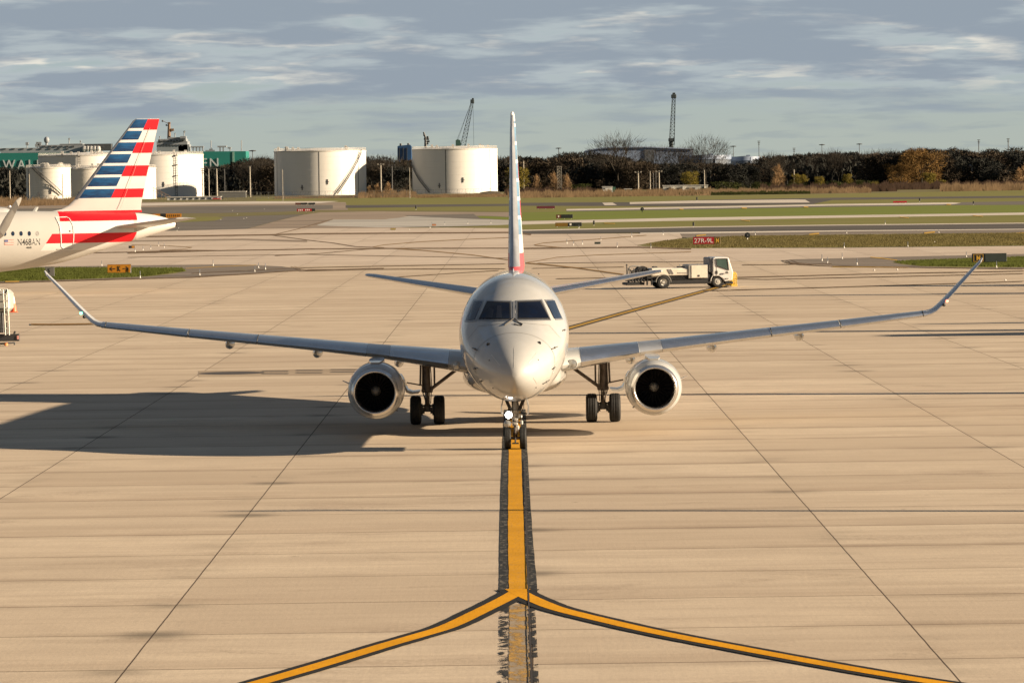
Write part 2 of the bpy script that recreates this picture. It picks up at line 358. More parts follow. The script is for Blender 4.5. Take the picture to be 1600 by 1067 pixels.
# paler concrete of the taxiway beyond the parking apron
sheet('taxiway', [(-500, 371), (0, 364), (200, 361), (270, 361), (385, 358), (480, 357), (700, 356), (800, 357), (812, 366), (1062, 365), (1066, 371), (1030, 378), (995, 384), (1080, 388), (1300, 387.5), (1600, 384.5), (2100, 378), (2100, 392), (1600, 399), (1380, 403), (1230, 407), (1000, 411), (600, 414), (460, 416), (200, 420), (-500, 430)], .006, M_pale)
LAY = [
 ('grass', M_grass, -.040, [(400, 309.5), (800, 308), (1080, 306), (1300, 303), (1600, 297), (2000, 291), (2000, 326), (1600, 332), (1300, 337), (1080, 341), (800, 345), (640, 336), (540, 331), (400, 331)]),
 ('runway', M_asphd, -.034, [(540, 320.5), (800, 318.5), (810, 317), (930, 316), (985, 316), (1100, 312.5), (1300, 309), (1600, 306), (2000, 300), (2000, 303.5), (1600, 309), (1300, 312.5), (1270, 319), (1080, 322.5), (985, 322), (810, 321.5), (540, 325)]),
 ('runway_edge', M_white, -.028, [(984, 316), (1080, 313.6), (1240, 311.8), (1258, 312), (1266, 316.5), (1080, 317.6), (1000, 318.6), (984, 319)]),
 ('runway_slab', M_white, -.022, [(941, 317), (957, 316.6), (964, 320.5), (945, 320.8)]),
 ('taxi_road', M_white, -.034, [(885, 326.5), (1080, 323), (1300, 318.8), (1490, 316.3), (1502, 317.2), (1490, 319), (1300, 321.3), (1080, 325.6), (885, 329)]),
 ('taxi_shoulder', M_asph, -.034, [(885, 329), (1080, 325.6), (1300, 321.3), (1490, 319), (1502, 317.2), (1500, 316), (1600, 314.5), (1900, 311), (1900, 316), (1600, 320), (1500, 320.5), (1300, 323.4), (1080, 327.4), (885, 331)]),
 ('grass_strip', M_grass2, -.030, [(815, 332), (1080, 327.4), (1300, 323.4), (1500, 320.5), (1600, 320), (2000, 313), (2000, 326), (1600, 332), (1300, 336.5), (1080, 340), (815, 345)]),
 ('grass_strip', M_grass2, -.034, [(745, 334), (800, 332), (815, 332), (815, 345), (800, 344), (750, 341)]),
 ('service_road', M_white, -.024, [(812, 345.6), (1080, 340), (1300, 336.6), (1600, 332), (2000, 325), (2000, 329), (1600, 335.6), (1300, 340.4), (1080, 344.8), (950, 347), (812, 351)]),
 ('grass_strip', M_grass, -.020, [(812, 351), (950, 347), (1080, 344.8), (1300, 340.4), (1600, 335.6), (2000, 329), (2000, 342), (1600, 348.2), (1300, 351), (1080, 354), (812, 359.5)]),
 ('road_edge', M_white, -.016, [(800, 359.4), (1080, 354), (1300, 351), (1600, 348), (2000, 342), (2000, 343.2), (1600, 349.3), (1300, 352.5), (1080, 355.6), (800, 361.2)]),
 ('taxiway_asphalt', M_asphd, -.012, [(800, 361.2), (1080, 355.6), (1300, 352.5), (1600, 349.3), (2000, 343.2), (2000, 351), (1600, 357.6), (1300, 360.2), (1080, 362.4), (800, 366)]),
 ('road_edge', M_white, -.008, [(1000, 363.4), (1080, 362.4), (1300, 360.2), (1600, 357.6), (2000, 351), (2000, 352.3), (1600, 358.7), (1300, 361.8), (1080, 364.9), (1000, 366)]),
 ('taxiway_shoulder', M_shoulder, -.004, [(1062, 365), (1080, 364.9), (1300, 361.8), (1600, 358.7), (2000, 352.3), (2000, 359), (1600, 365), (1300, 368), (1150, 370), (1080, 372), (1066, 371)]),
 ('grass_island', M_dry, .012, [(995, 383.6), (1020, 378.6), (1040, 376), (1080, 371.2), (1150, 369), (1300, 367), (1600, 364), (2000, 357), (2000, 377), (1600, 384.3), (1300, 387), (1080, 388.2), (1030, 387), (1005, 385)]),
 ('grass_edge', M_grass, .018, [(1020, 384.5), (1200, 384.5), (1400, 381.8), (1600, 378), (2000, 371), (2000, 377), (1600, 384.0), (1300, 387), (1080, 388.2), (1030, 387)]),
 ('paved_island', M_shoulder, .012, [(1222, 407), (1240, 405.5), (1380, 402), (1600, 397), (2000, 391), (2000, 413), (1600, 419.5), (1500, 419), (1430, 417.6), (1330, 415.8), (1260, 413), (1230, 410), (1222, 408)]),
 ('grass_island', M_grass, .018, [(1393, 410), (1440, 408), (1500, 406), (1600, 402.5), (2000, 396), (2000, 412), (1600, 418.2), (1500, 418.2), (1440, 416.5), (1410, 413.5)]),
 ('paved_island', M_shoulder, .012, [(-500, 424), (0, 418), (200, 415), (340, 413.6), (390, 414), (440, 416.5), (472, 421), (470, 422), (440, 424.5), (400, 427), (300, 433), (200, 435.5), (0, 442), (-500, 450)]),
 ('grass_island', M_grass, .018, [(-500, 428), (0, 421), (120, 419), (200, 420.5), (285, 420), (292, 424), (270, 428), (230, 432.5), (120, 437), (0, 440.5), (-500, 447)]),
 ('paved_island', M_pale, .012, [(-300, 389), (120, 384), (200, 382.2), (260, 383), (306, 386), (285, 389.5), (260, 391), (200, 393.5), (-300, 401)]),
 # fields to the left, beyond the taxiway
 ('dirt_verge', M_brownc, -.036, [(-400, 322), (100, 318), (240, 316), (400, 315), (540, 316), (545, 332), (400, 336), (200, 340), (-400, 352)]),
 ('grass_verge', M_field, -.032, [(-400, 340), (200, 331), (330, 329), (560, 328), (800, 330), (800, 334), (560, 333), (440, 335), (330, 339), (200, 345), (-400, 355)]),
 ('perimeter_road', M_white, -.030, [(180, 318.6), (300, 316), (400, 314.6), (530, 314.4), (500, 317.5), (440, 318), (330, 319), (200, 322)]),
 ('asphalt_pad', M_asph, -.028, [(-400, 330), (200, 324.5), (300, 322), (400, 321), (520, 320.5), (520, 326), (440, 331), (340, 333), (250, 334), (200, 334), (-400, 345)]),
 ('asphalt_pad', M_asph, -.024, [(-400, 362), (200, 350), (270, 346), (345, 339), (400, 337), (475, 335), (440, 343), (385, 357.5), (270, 361), (200, 362), (-400, 374)]),
 ('grass_patch', M_grass, -.018, [(225, 344), (255, 340), (300, 338.5), (340, 338.5), (350, 341), (335, 345), (290, 347), (230, 348)]),
 ('brown_taxiway', M_brownc, -.014, [(385, 358), (440, 343.5), (475, 335.5), (500, 332), (590, 330.5), (660, 331), (740, 331.5), (815, 332), (815, 340), (760, 337.5), (700, 337), (600, 345), (560, 350), (640, 356), (480, 358)]),
 ('asphalt_shoulder', M_asph, -.010, [(632, 336.6), (660, 336.4), (740, 334.5), (750, 341), (815, 345), (815, 351), (740, 343), (640, 338.6)]),
 ('grey_taxiway', M_greyc, -.006, [(495, 352), (520, 343.2), (600, 343), (625, 340), (640, 338), (720, 341.5), (815, 344.6), (815, 351), (700, 354), (590, 355.5), (540, 354), (500, 352.6)]),
 ('grass_strip', M_grass, -.001, [(718, 356), (745, 353.5), (800, 351), (815, 351), (815, 360), (760, 359.5), (725, 358.6)]),
]
for i, (nm, mm, z, pts) in enumerate(LAY): sheet(nm, pts, z, mm)

# ------------------------------------------------------------------ painted and worn lines
def paint(name, col, wear=.35, wearcol=(.35, .27, .18), scale=6., rough=.7, alpha=False, thr=(.5, .62)):
    mt = bpy.data.materials.new(name); mt.use_nodes = True; t = N(mt.node_tree); b = t.n['Principled BSDF']
    tc = t.add('ShaderNodeTexCoord').outputs['Object']
    n = t.noise(t.scale(tc, (1, .38, 1)), scale, 8, .75); n2 = t.noise(t.scale(tc, (1, .10, 1)), scale * 3.1, 4, .7); n3 = t.noise(tc, .6, 4)
    c = t.mix(t.sstep(n3, .3, .7), col, tuple(x * .82 for x in col))
    c = t.mix(t.sstep(n2, .45, .75, 0., .5), c, tuple(x * .6 for x in col))
    msk = t.sstep(n, thr[0], thr[1])
    if not alpha: c = t.mix(t.mul(msk, wear), c, wearcol)
    t.l.new(c, b.inputs['Base Color']); b.inputs['Roughness'].default_value = .9; b.inputs['Specular IOR Level'].default_value = .1
    if alpha: t.l.new(t.mul(t.sub(1., msk), 1.0), b.inputs['Alpha'])
    return mt
M_yel = paint('taxi_yellow', (.62, .30, .018), .40, (.42, .24, .08), 9.)
M_yelfresh = paint('fresh_taxi_yellow', (.72, .33, .010), .30, (.46, .17, .02), 9.)
M_blk = paint('black_border', (.035, .037, .038), .75, (.20, .18, .15), 7., thr=(.50, .62))
M_blkfresh = paint('fresh_black_border', (.030, .030, .030), .10, (.12, .11, .10), 7., thr=(.6, .7))
M_faded = paint('faded_yellow', (.50, .30, .09), alpha=True, scale=4., thr=(.40, .56))
M_ghost = paint('ground_off_paint', (.33, .27, .20), .35, (.42, .33, .22), 3.)
M_fadedblk = paint('faded_black', (.045, .045, .045), alpha=True, scale=3.6, thr=(.47, .52))
M_track = paint('dark_line', (.16, .105, .06), .4, (.40, .32, .24), .8)
M_track2 = paint('worn_brown_line', (.24, .14, .05), .4, (.42, .34, .24), .8)
M_lineyel = paint('far_yellow', (.55, .33, .06), .25, (.4, .3, .2), .8)
M_leadyel = paint('lead_line_yellow', (.42, .25, .05), .4, (.22, .15, .07), 2.)
M_joint = mat('joint_filler', (.022, .015, .012), .8)

def smooth_pts(P, n=6):
    out = []
    for i in range(len(P) - 1):
        p0, p1, p2, p3 = P[max(i - 1, 0)], P[i], P[i + 1], P[min(i + 2, len(P) - 1)]
        for k in range(n):
            t = k / n
            out.append(tuple(.5 * ((2 * b) + (-a + c) * t + (2 * a - 5 * b + 4 * c - d_) * t * t + (-a + 3 * b - 3 * c + d_) * t ** 3) for a, b, c, d_ in zip(p0, p1, p2, p3)))
    return out + [tuple(P[-1])]
def ribbon(name, pts, off0, off1, z, material, rough=0.0, kind='structure', smooth=True, jit=0.0):
    """a strip on the ground beside a line, off0..off1 metres to the right of it"""
    P = [G(*p) for p in pts]; P = [(p.x, p.y) for p in P]
    if smooth: P = smooth_pts(P, 10)
    Q = []
    for i, p in enumerate(P):
        a, b = P[max(i - 1, 0)], P[min(i + 1, len(P) - 1)]; d = Vector((b[0] - a[0], b[1] - a[1])).normalized(); nrm = Vector((d.y, -d.x))
        j0, j1 = random.uniform(-jit, jit), random.uniform(-jit, jit)
        Q.append(((p[0] + nrm.x * (off0 + j0), p[1] + nrm.y * (off0 + j0), z), (p[0] + nrm.x * (off1 + j1), p[1] + nrm.y * (off1 + j1), z)))
    mb = MB(); vs = [q for pr in Q for q in pr]
    mb.add(vs, [(2 * i, 2 * i + 1, 2 * i + 3, 2 * i + 2) for i in range(len(Q) - 1)])
    o = mb.obj(name, material, fix=False)
    if o.data.polygons[0].normal.z < 0: o.data.flip_normals()
    return tag(o, kind=kind)
def pxline(name, pts, th, z, material):
    top = [(x, y - th / 2) for x, y in pts]; bot = [(x, y + th / 2) for x, y in pts]
    mb = MB(); v = []
    for a, b in zip(top, bot): A, B = G(*a), G(*b); v += [(A.x, A.y, z), (B.x, B.y, z)]
    mb.add(v, [(2 * i, 2 * i + 1, 2 * i + 3, 2 * i + 2) for i in range(len(pts) - 1)])
    o = mb.obj(name, material, fix=False)
    if o.data.polygons[0].normal.z < 0: o.data.flip_normals()
    return tag(o, kind='structure')
cl_px = [(804.5, 640), (804.5, 702), (805, 760), (806.5, 830), (809, 900), (810, 926)]
ribbon('centre_line_border', cl_px, -.335, .335, .006, M_blk, jit=.005)
ribbon('centre_line_paint', cl_px, -.165, .165, .010, M_yel, jit=.006)
L_px = [(816, 921), (790, 936), (750, 956), (700, 979.5), (650, 995), (600, 1009.5), (500, 1040), (400, 1069), (250, 1112)]
R_px = [(802, 921), (820, 931), (847, 943), (875, 953), (935, 968), (1035, 990.5), (1200, 1022), (1350, 1049), (1480, 1070), (1700, 1103)]
ribbon('branch_line_border', L_px, -.31, .31, .014, M_blkfresh, jit=.006)
ribbon('branch_line_border', R_px, -.31, .31, .015, M_blkfresh, jit=.006)
ribbon('branch_line_paint', L_px, -.155, .155, .018, M_yelfresh, jit=.002)
ribbon('branch_line_paint', R_px, -.155, .155, .019, M_yelfresh, jit=.002)
old = [(810, 944), (811, 990), (812, 1075)]
ribbon('removed_line_scar', old, -.16, .15, .004, M_ghost, jit=.004)
ribbon('removed_line_paint', old, -.16, .16, .007, M_faded)
ribbon('removed_line_border', [(809, 946), (810, 990), (811, 1075)], -.29, -.16, .0075, M_fadedblk, jit=.004)
ribbon('removed_line_border', [(811, 944), (812, 990), (813, 1075)], .175, .32, .0078, M_fadedblk, jit=.004)
ribbon('joint_line', [(820, 720), (822, 800), (824.5, 880), (826.5, 950), (831, 1075)], -.014, .014, .022, M_joint, jit=.004)
# the lead-in line that comes from behind the jet towards the truck
ll = [(700, 566), (800, 538), (892, 512), (975, 489), (1060, 466), (1144, 443)]
ribbon('lead_line_border', ll, -.40, .40, .008, M_blk)
ribbon('lead_line_paint', ll, -.18, .18, .012, M_leadyel)
for nm, pts, th, mm in [  # taxi line curves and broad dark strips, each with its own thickness
 ('ground_line', [(200, 370.5), (420, 367.3), (480, 365.7), (640, 364.6), (800, 363.6), (830, 367)], 2.0, M_track),
 ('ground_line', [(420, 367), (480, 375.5), (520, 380), (556, 385.8), (600, 387.4)], .9, M_track),
 ('ground_line', [(428, 367), (465, 358.5), (490, 351), (520, 343)], 1.0, M_track),
 ('ground_line', [(200, 396), (340, 392), (440, 390.5), (480, 389.6), (640, 388.4), (800, 388.2)], 1.5, M_track),
 ('ground_line', [(582, 386.5), (600, 383), (660, 378), (730, 374.3), (800, 371.6)], .8, M_track2),
 ('ground_line', [(430, 400), (500, 396.5), (560, 391), (600, 387.6)], .8, M_track),
 ('ground_line', [(600, 388), (660, 391.5), (740, 399), (800, 407.5)], 1.1, M_track2),
 ('ground_line', [(200, 402.5), (480, 398), (640, 401), (800, 404)], .6, M_track),
 ('ground_line', [(300, 427.5), (480, 418.6), (640, 415.4), (790, 412.6)], .7, M_track),
 ('ground_line', [(480, 422), (640, 420.7), (790, 420.3)], .9, M_track),
 ('ground_line', [(620, 433.5), (700, 428), (780, 423)], .8, M_track),
 ('ground_line', [(200, 377), (380, 374.5), (480, 377.2)], 2.4, M_brownc),
 ('ground_line', [(835, 383), (850, 380), (890, 377), (940, 373.6), (1010, 368)], .8, M_track2),
 ('ground_line', [(835, 383.4), (860, 386), (890, 388)], 1.0, M_track2),
 ('ground_line', [(812, 388.6), (900, 387.6), (1000, 386.8), (1080, 389.3)], 2.0, M_track),
 ('ground_line', [(822, 411), (838, 408.5), (870, 402.5), (930, 399), (1080, 394)], .8, M_track2),
 ('ground_line', [(822, 411.5), (850, 413.6), (900, 419), (975, 429.5)], 1.5, M_track2),
 ('ground_line', [(840, 411.6), (975, 410), (1130, 408.6)], .7, M_track),
 ('ground_line', [(832, 419.8), (975, 417.5)], .8, M_track),
 ('ground_line', [(870, 436), (980, 434), (1200, 437), (1600, 428)], .9, M_track),
 ('ground_line', [(1160, 414.6), (1300, 412.8), (1300, 413)], .8, M_track),
 ('ground_line', [(1150, 434), (1380, 428), (1600, 424)], 1.2, M_track),
 ('ground_line', [(1100, 455), (1380, 447), (1600, 440)], 1.0, M_track),
 ('shoulder_line', [(1222, 407), (1228, 411), (1250, 414), (1290, 416), (1600, 421)], .9, M_track),
 ('shoulder_line', [(1228, 406.8), (1236, 411), (1262, 414)], .8, M_track),
 ('shoulder_line', [(1235, 406.4), (1246, 411), (1270, 413.6)], .8, M_track),
 ('shoulder_line', [(455, 417), (463, 421), (470, 424), (600, 420.5)], .8, M_track),
 ('shoulder_line', [(460, 416.6), (469, 421), (480, 422.6), (600, 419.5)], .7, M_track),
 ('shoulder_line', [(0, 442.5), (200, 436.2), (300, 433.7), (400, 427.6), (470, 422.6)], 1.2, M_track),
 ('shoulder_line', [(206, 383.2), (260, 384.2), (300, 387), (285, 389.8), (250, 391.6)], .7, M_track2),
 ('shoulder_line', [(-200, 401), (200, 394.5), (290, 391.5), (340, 391.8)], 1.4, M_track),
 ('shoulder_mark', [(1360, 402.3), (1378, 404), (1402, 407.2)], 1.1, M_lineyel),
 ('shoulder_mark', [(1264, 367.2), (1272, 366), (1280, 365.2)], 2.2, M_lineyel),
 ('shoulder_mark', [(1444, 364.8), (1452, 363.8), (1461, 363)], 2.2, M_lineyel),
 ('shoulder_mark', [(1088, 369), (1096, 368), (1103, 367.3)], 2.0, M_lineyel),
 ('shoulder_mark', [(1588, 364.8), (1600, 364.2)], 1.6, M_lineyel),
 ('shoulder_mark', [(1300, 417.5), (1420, 418.6)], .6, M_lineyel),
 ('shoulder_mark', [(145, 421.2), (172, 418.3)], 1.1, M_lineyel),
 ('shoulder_mark', [(290, 420), (330, 417.6), (400, 414.6)], .6, M_lineyel),
 ('shoulder_mark', [(8, 440.6), (30, 440.3)], 1.6, M_lineyel),
 ('shoulder_mark', [(944, 349.2), (961, 349.8)], .8, M_lineyel), ('shoulder_mark', [(1158, 344), (1172, 345.8)], .9, M_lineyel), ('shoulder_mark', [(1406, 339.3), (1420, 340.9)], .9, M_lineyel), ('shoulder_mark', [(1520, 337), (1536, 338.6)], .9, M_lineyel),
 ('shoulder_mark', [(1159, 325.2), (1167, 325.6)], 1.6, M_lineyel), ('shoulder_mark', [(1256, 323.6), (1263, 324)], 1.6, M_lineyel), ('shoulder_mark', [(1479, 319.6), (1486, 320)], 1.4, M_lineyel), ('shoulder_mark', [(1062, 327.2), (1068, 327.4)], 1.4, M_lineyel),
 ('oil_stain', [(48, 507.3), (80, 507.6), (120, 507), (158, 506.4)], 2.4, M_track2),
]: pxline(nm, pts, th, .024 + random.random() * .006, mm)
# slot drains set in the apron
M_grate = mat('drain_iron', (.035, .032, .03), .7); M_collar = concrete('drain_collar', (.40, .32, .23), joints=False)
sheet('drain_collar', [(310, 579.5), (560, 576), (560, 585.5), (310, 589)], .004, M_collar)
for k, (x0, x1, y) in enumerate([(408, 450, 582.2), (461, 503, 580.8), (515, 556, 579.5)]):
    t = thing('drain_grate', G(x0, y + 2), ['slotted iron drain grate in the concrete, farthest from the engine', 'slotted iron drain grate in the concrete, middle of three', 'slotted iron drain grate in the concrete, next to the engine'][k], 'drain grate', 'slot drains set in the apron')
    for r_, (a, b) in enumerate(((-2.6, -1.2), (1.0, 2.4))):
        mb = MB(); o0 = G(x0, y + 2)
        for j in range(14):
            xa = x0 + (x1 - x0) * j / 14; A, B, C, D_ = G(xa + 3, y + a), G(xa + 5.2, y + a), G(xa + 2.2, y + b), G(xa, y + b)
            mb.add([(p.x - o0.x, p.y - o0.y, .009) for p in (D_, C, B, A)], [(0, 1, 2, 3)])
        mb.obj('grate', M_grate, t, fix=False)
mb = MB(); c_ = G(362, 583); mb.add([(1.25 * math.cos(a) , 1.1 * math.sin(a), .009) for a in [k * .2618 for k in range(24)]], [tuple(range(24))])
tag(mb.obj('manhole_cover', mat('manhole_iron', (.05, .04, .033), .7), loc=c_, fix=False), 'round dark manhole cover left of the drain grates', 'manhole cover')
# ================================================================== THE REGIONAL JET
def skin(name, col, rough=.5, metal=.04, coat=.85):
    mt = bpy.data.materials.new(name); mt.use_nodes = True; t = N(mt.node_tree); b = t.n['Principled BSDF']
    tc = t.add('ShaderNodeTexCoord').outputs['Object']
    c = t.mix(t.sstep(t.noise(tc, 1.1, 5, .6), .3, .7), tuple(x * .95 for x in col), tuple(x * 1.03 for x in col))
    c = t.mix(t.sstep(t.noise(t.scale(tc, (1, .25, 2)), 4., 5, .7), .52, .78, 0., .10), c, tuple(x * .7 for x in col))
    t.l.new(c, b.inputs['Base Color']); t.l.new(t.sstep(t.noise(tc, 3., 4), .3, .7, rough * .8, rough * 1.25), b.inputs['Roughness'])
    b.inputs['Specular IOR Level'].default_value = .25; b.inputs['Metallic'].default_value = metal; b.inputs['Coat Weight'].default_value = coat; b.inputs['Coat Roughness'].default_value = .05
    bp = t.add('ShaderNodeBump'); bp.inputs['Strength'].default_value = .05; bp.inputs['Distance'].default_value = .05
    t.l.new(t.noise(tc, 1.6, 2), bp.inputs['Height']); t.l.new(bp.outputs[0], b.inputs['Normal'])
    return mt
M_skin = skin('mica_grey_paint', (.40, .40, .385))
M_wing = skin('wing_grey_paint', (.44, .44, .43), .34, .1, .4)
M_under = skin('belly_paint', (.42, .41, .38), .3, .2, .6)
M_slat = mat('polished_slat', (.66, .67, .68), .20, .95, .05, 3, dirt=.2, dirtcol=(.35, .34, .33))
M_cap = mat('slat_cap_metal', (.50, .51, .52), .3, .7)
M_lip = mat('polished_inlet_lip', (.70, .68, .65), .24, .92, .04, 3)
M_duct = mat('inlet_duct', (.015, .014, .014), .7)
M_fan = mat('fan_blade', (.012, .012, .013), .45, .3)
M_spin = mat('spinner_paint', (.34, .32, .28), .5)
M_tyre = mat('tyre_rubber', (.010, .010, .010), .75, var=.3, scale=8)
M_rim = mat('wheel_metal', (.40, .39, .37), .4, .6)
M_gear = mat('gear_steel', (.12, .10, .085), .45, .4, .3, 6, dirt=.5, dirtcol=(.07, .05, .04))
M_gearw = mat('gear_paint', (.50, .49, .46), .4, .15, .2, 6, dirt=.5, dirtcol=(.16, .12, .09))
M_chrome = mat('oleo_chrome', (.8, .8, .8), .08, 1.)
M_black = mat('black_rubber', (.02, .02, .02), .6)
M_dark = mat('dark_seal', (.07, .07, .07), .5)
M_line = mat('panel_gap', (.16, .155, .14), .6)
M_frame = mat('window_frame_metal', (.30, .31, .32), .35, .6)
M_glass = mat('cockpit_glass', (.003, .005, .013), .06, 0, spec=.35, coat=.15)
M_glassb = mat('side_glass', (.018, .030, .055), .08, 0, spec=.4, coat=.15)
M_lens = mat('lamp_glass', (.45, .45, .43), .12, .5)
M_on = mat('lit_lamp', (1, 1, 1), .2, emit=((1, .97, .9), 11))
M_green = mat('green_nav_lamp', (.05, .7, .25), .2, emit=((.1, 1, .35), 3)); M_red = mat('red_nav_lamp', (.8, .05, .03), .2, emit=((1, .15, .08), 2.5))
M_probe = mat('probe_metal', (.10, .09, .08), .4, .5)

def livery(name, z0, pitch, blue_h, nrow, xb0, xbk, ztop, red0=0, base=(.66, .645, .61), white=(.80, .79, .76), extra=None, axis=0, bandred=True, topz=None, blues=((.008, .030, .095), (.012, .115, .29))):
    """tail stripes: blue rows with white lines ahead of a sloping edge, red and white rows behind it (z from the top down)"""
    mt = bpy.data.materials.new(name); mt.use_nodes = True; t = N(mt.node_tree); b = t.n['Principled BSDF']
    tc = t.add('ShaderNodeTexCoord').outputs['Object']; S = t.xyz(tc); X, Z = S[axis], S[2]
    u = t.m('DIVIDE', t.sub(z0, Z), pitch)                       # row number from the top
    row = t.m('FLOOR', u); fr = t.sub(u, row)
    inband = t.mul(t.gt(u, -.3), t.lt(u, nrow - (1 - blue_h)))
    aft = t.gt(X, t.add_(xb0, t.mul(t.sub(z0, Z), -xbk)))
    bluem = t.mul(t.mul(inband, t.lt(fr, blue_h)), t.sub(1., aft))
    par = t.m('ABSOLUTE', t.m('MODULO', t.add_(row, 10.), 2.0))
    # red rows run from the bottom edge of one white line to the next, every second row
    redm = t.mul(t.mul(inband, t.lt(par, .5)), aft)
    redm = t.mul(redm, t.lt(fr, .93)) 
    nn = t.noise(t.scale(tc, (1.1, 1., 6.) if axis == 0 else (1., 1.1, 6.)), 1.3, 4, .6)
    grad = t.add_(t.mul(t.sub(nn, .5), 1.1), t.mul(t.sub(fr, .45), -.5))
    blue = t.mix(t.sstep(grad, -.35, .35), blues[0], blues[1])
    c = t.mix(t.sstep(t.noise(tc, .8, 4), .3, .7), tuple(x * .96 for x in base), base)
    c = t.mix(inband, c, white)
    wn = t.mul(t.sstep(fr, .35, .75, .0, .16), aft); c = t.mix(t.mul(wn, inband), c, (.50, .47, .42))
    c = t.mix(bluem, c, blue); c = t.mix(redm, c, (.60, .006, .014))
    if extra: c = extra(t, tc, c)
    # rudder and panel lines, faint
    t.l.new(c, b.inputs['Base Color']); b.inputs['Roughness'].default_value = .5; b.inputs['Specular IOR Level'].default_value = .3; b.inputs['Coat Weight'].default_value = .12; b.inputs['Coat Roughness'].default_value = .08
    return mt

# --- fuselage shape, s = metres behind the nose tip, local y = s - 13.9
NOSE = -13.9
_s = [0, .06, .2, .5, 1.0, 1.6, 2.2, 2.6, 3.0, 3.5, 4.2, 5.0, 6.5, 12, 18, 21, 24, 26, 28, 29.5, 31, 31.9]
_w = [.01, .20, .40, .67, .92, 1.12, 1.26, 1.335, 1.39, 1.44, 1.485, 1.503, 1.505, 1.505, 1.505, 1.50, 1.42, 1.24, .98, .74, .44, .22]
_t = [2.10, 2.32, 2.50, 2.74, 3.00, 3.22, 3.42, 3.60, 3.87, 4.12, 4.38, 4.52, 4.60, 4.52, 4.42, 4.36, 4.28, 4.20, 4.10, 4.00, 3.85, 3.74]
_b = [2.08, 1.92, 1.78, 1.62, 1.46, 1.36, 1.30, 1.28, 1.265, 1.255, 1.25, 1.25, 1.24, 1.16, 1.06, 1.02, 1.42, 1.85, 2.35, 2.72, 3.08, 3.30]
_m = [2.09, 2.11, 2.14, 2.20, 2.32, 2.46, 2.60, 2.70, 2.80, 2.88, 2.95, 3.0, 3.0, 2.92, 2.84, 2.80, 2.92, 3.05, 3.2, 3.3, 3.42, 3.50]
rt = [math.sqrt(s) for s in _s]
fw, ft, fb, fm = pchip(rt, _w), pchip(rt, _t), pchip(rt, _b), pchip(rt, _m)
def section(s): r = math.sqrt(max(s, 0)); return fw(r), ft(r), fb(r), fm(r)
def fus(s, th, off=0.):
    w_, t_, b_, m_ = section(s); c, sn = math.cos(th), math.sin(th)
    z = m_ + (t_ - m_ + off) * c if c >= 0 else m_ + (m_ - b_ + off) * c
    return ((w_ + off) * sn, NOSE + s, z)
def front_s(x, z):
    """first station at which the front-view point (x,z) touches the hull"""
    def inside(s):
        w_, t_, b_, m_ = section(s); dz = (z - m_) / ((t_ - m_) if z > m_ else (m_ - b_)); return (x / w_) ** 2 + dz * dz <= 1
    lo, hi = 0.0, 7.0
    if not inside(hi): return 7.0
    for _ in range(34):
        mid = (lo + hi) / 2
        if inside(mid): hi = mid
        else: lo = mid
    return hi
def patch(mb, poly, off, n=7, mi=0):
    """four-cornered front-view outline (x,z) draped on the hull and raised by off"""
    a, b, c, d_ = [Vector((p[0], p[1])) for p in poly]; vs = []
    for i in range(n + 1):
        for j in range(n + 1):
            u, v = i / n, j / n
            p = (a * (1 - u) + b * u) * (1 - v) + (d_ * (1 - u) + c * u) * v
            s = front_s(p.x, p.y); e = .01
            g = Vector((-(front_s(p.x + e, p.y) - front_s(p.x - e, p.y)) / (2 * e), 1, -(front_s(p.x, p.y + e) - front_s(p.x, p.y - e)) / (2 * e))).normalized()
            vs.append((p.x - g.x * off, NOSE + s - g.y * off, p.y - g.z * off))
    m = n + 1
    mb.add(vs, [(i * m + j, i * m + j + 1, (i + 1) * m + j + 1, (i + 1) * m + j) for i in range(n) for j in range(n)], mi)
def drape(mb, pts, w_, off=.006, mi=0):
    """thin line along front-view points"""
    P = []
    for i in range(len(pts) - 1):
        for k in range(6):
            t = k / 6; P.append((pts[i][0] * (1 - t) + pts[i + 1][0] * t, pts[i][1] * (1 - t) + pts[i + 1][1] * t))
    P.append(pts[-1]); V_ = []
    for i, p in enumerate(P):
        a, b = P[max(i - 1, 0)], P[min(i + 1, len(P) - 1)]; d_ = Vector((b[0] - a[0], b[1] - a[1])).normalized(); nx, nz = -d_.y * w_ / 2, d_.x * w_ / 2
        for q in ((p[0] + nx, p[1] + nz), (p[0] - nx, p[1] - nz)):
            s = front_s(*q); V_.append((q[0], NOSE + s - off * 1.5, q[1]))
    mb.add(V_, [(2 * i, 2 * i + 1, 2 * i + 3, 2 * i + 2) for i in range(len(P) - 1)], mi)

JX = -0.11; JY = 118.7
JS = (6280 / 108.0)
def fv(px, py, D=108.0):
    p = at(px, py, D); return (p.x - JX, p.z)          # photograph point -> front-view metres of the hull

jet = thing('regional_jet', (JX, JY, 0), 'pale grey twin engine regional jet facing straight towards us with its nose lamp lit', 'airplane')
mb = MB(); rings = []
st = [0.002, .01, .03, .06, .1, .16, .24, .34, .46, .6, .8, 1.0, 1.25, 1.5, 1.75, 2.0, 2.2, 2.4, 2.6, 2.8, 3.0, 3.25, 3.5, 3.8, 4.1, 4.5, 5, 5.5, 6, 7, 9, 12, 15, 18, 20, 21, 22, 23, 24, 25, 26, 27, 28, 29, 30, 31, 31.9]
NR = 72
for s in st: rings.append([fus(s, 6.2831853 * k / NR) for k in range(NR)])
mb.loop(rings)
fus_o = mb.obj('fuselage', M_skin, jet, smooth=True, angle=60)
M_strip = mat('lightning_strip', (.62, .60, .55), .4, .4)
for prs in ([(0.0, 2.80), (0.0, 2.30)], [(-.60, 2.62), (-.38, 2.36)], [(.60, 2.66), (.38, 2.40)], [(.50, 2.02), (.60, 1.84)]): mb = MB(); drape(mb, prs, .012); mb.obj('static_strip', M_strip, fus_o)
mb = MB()
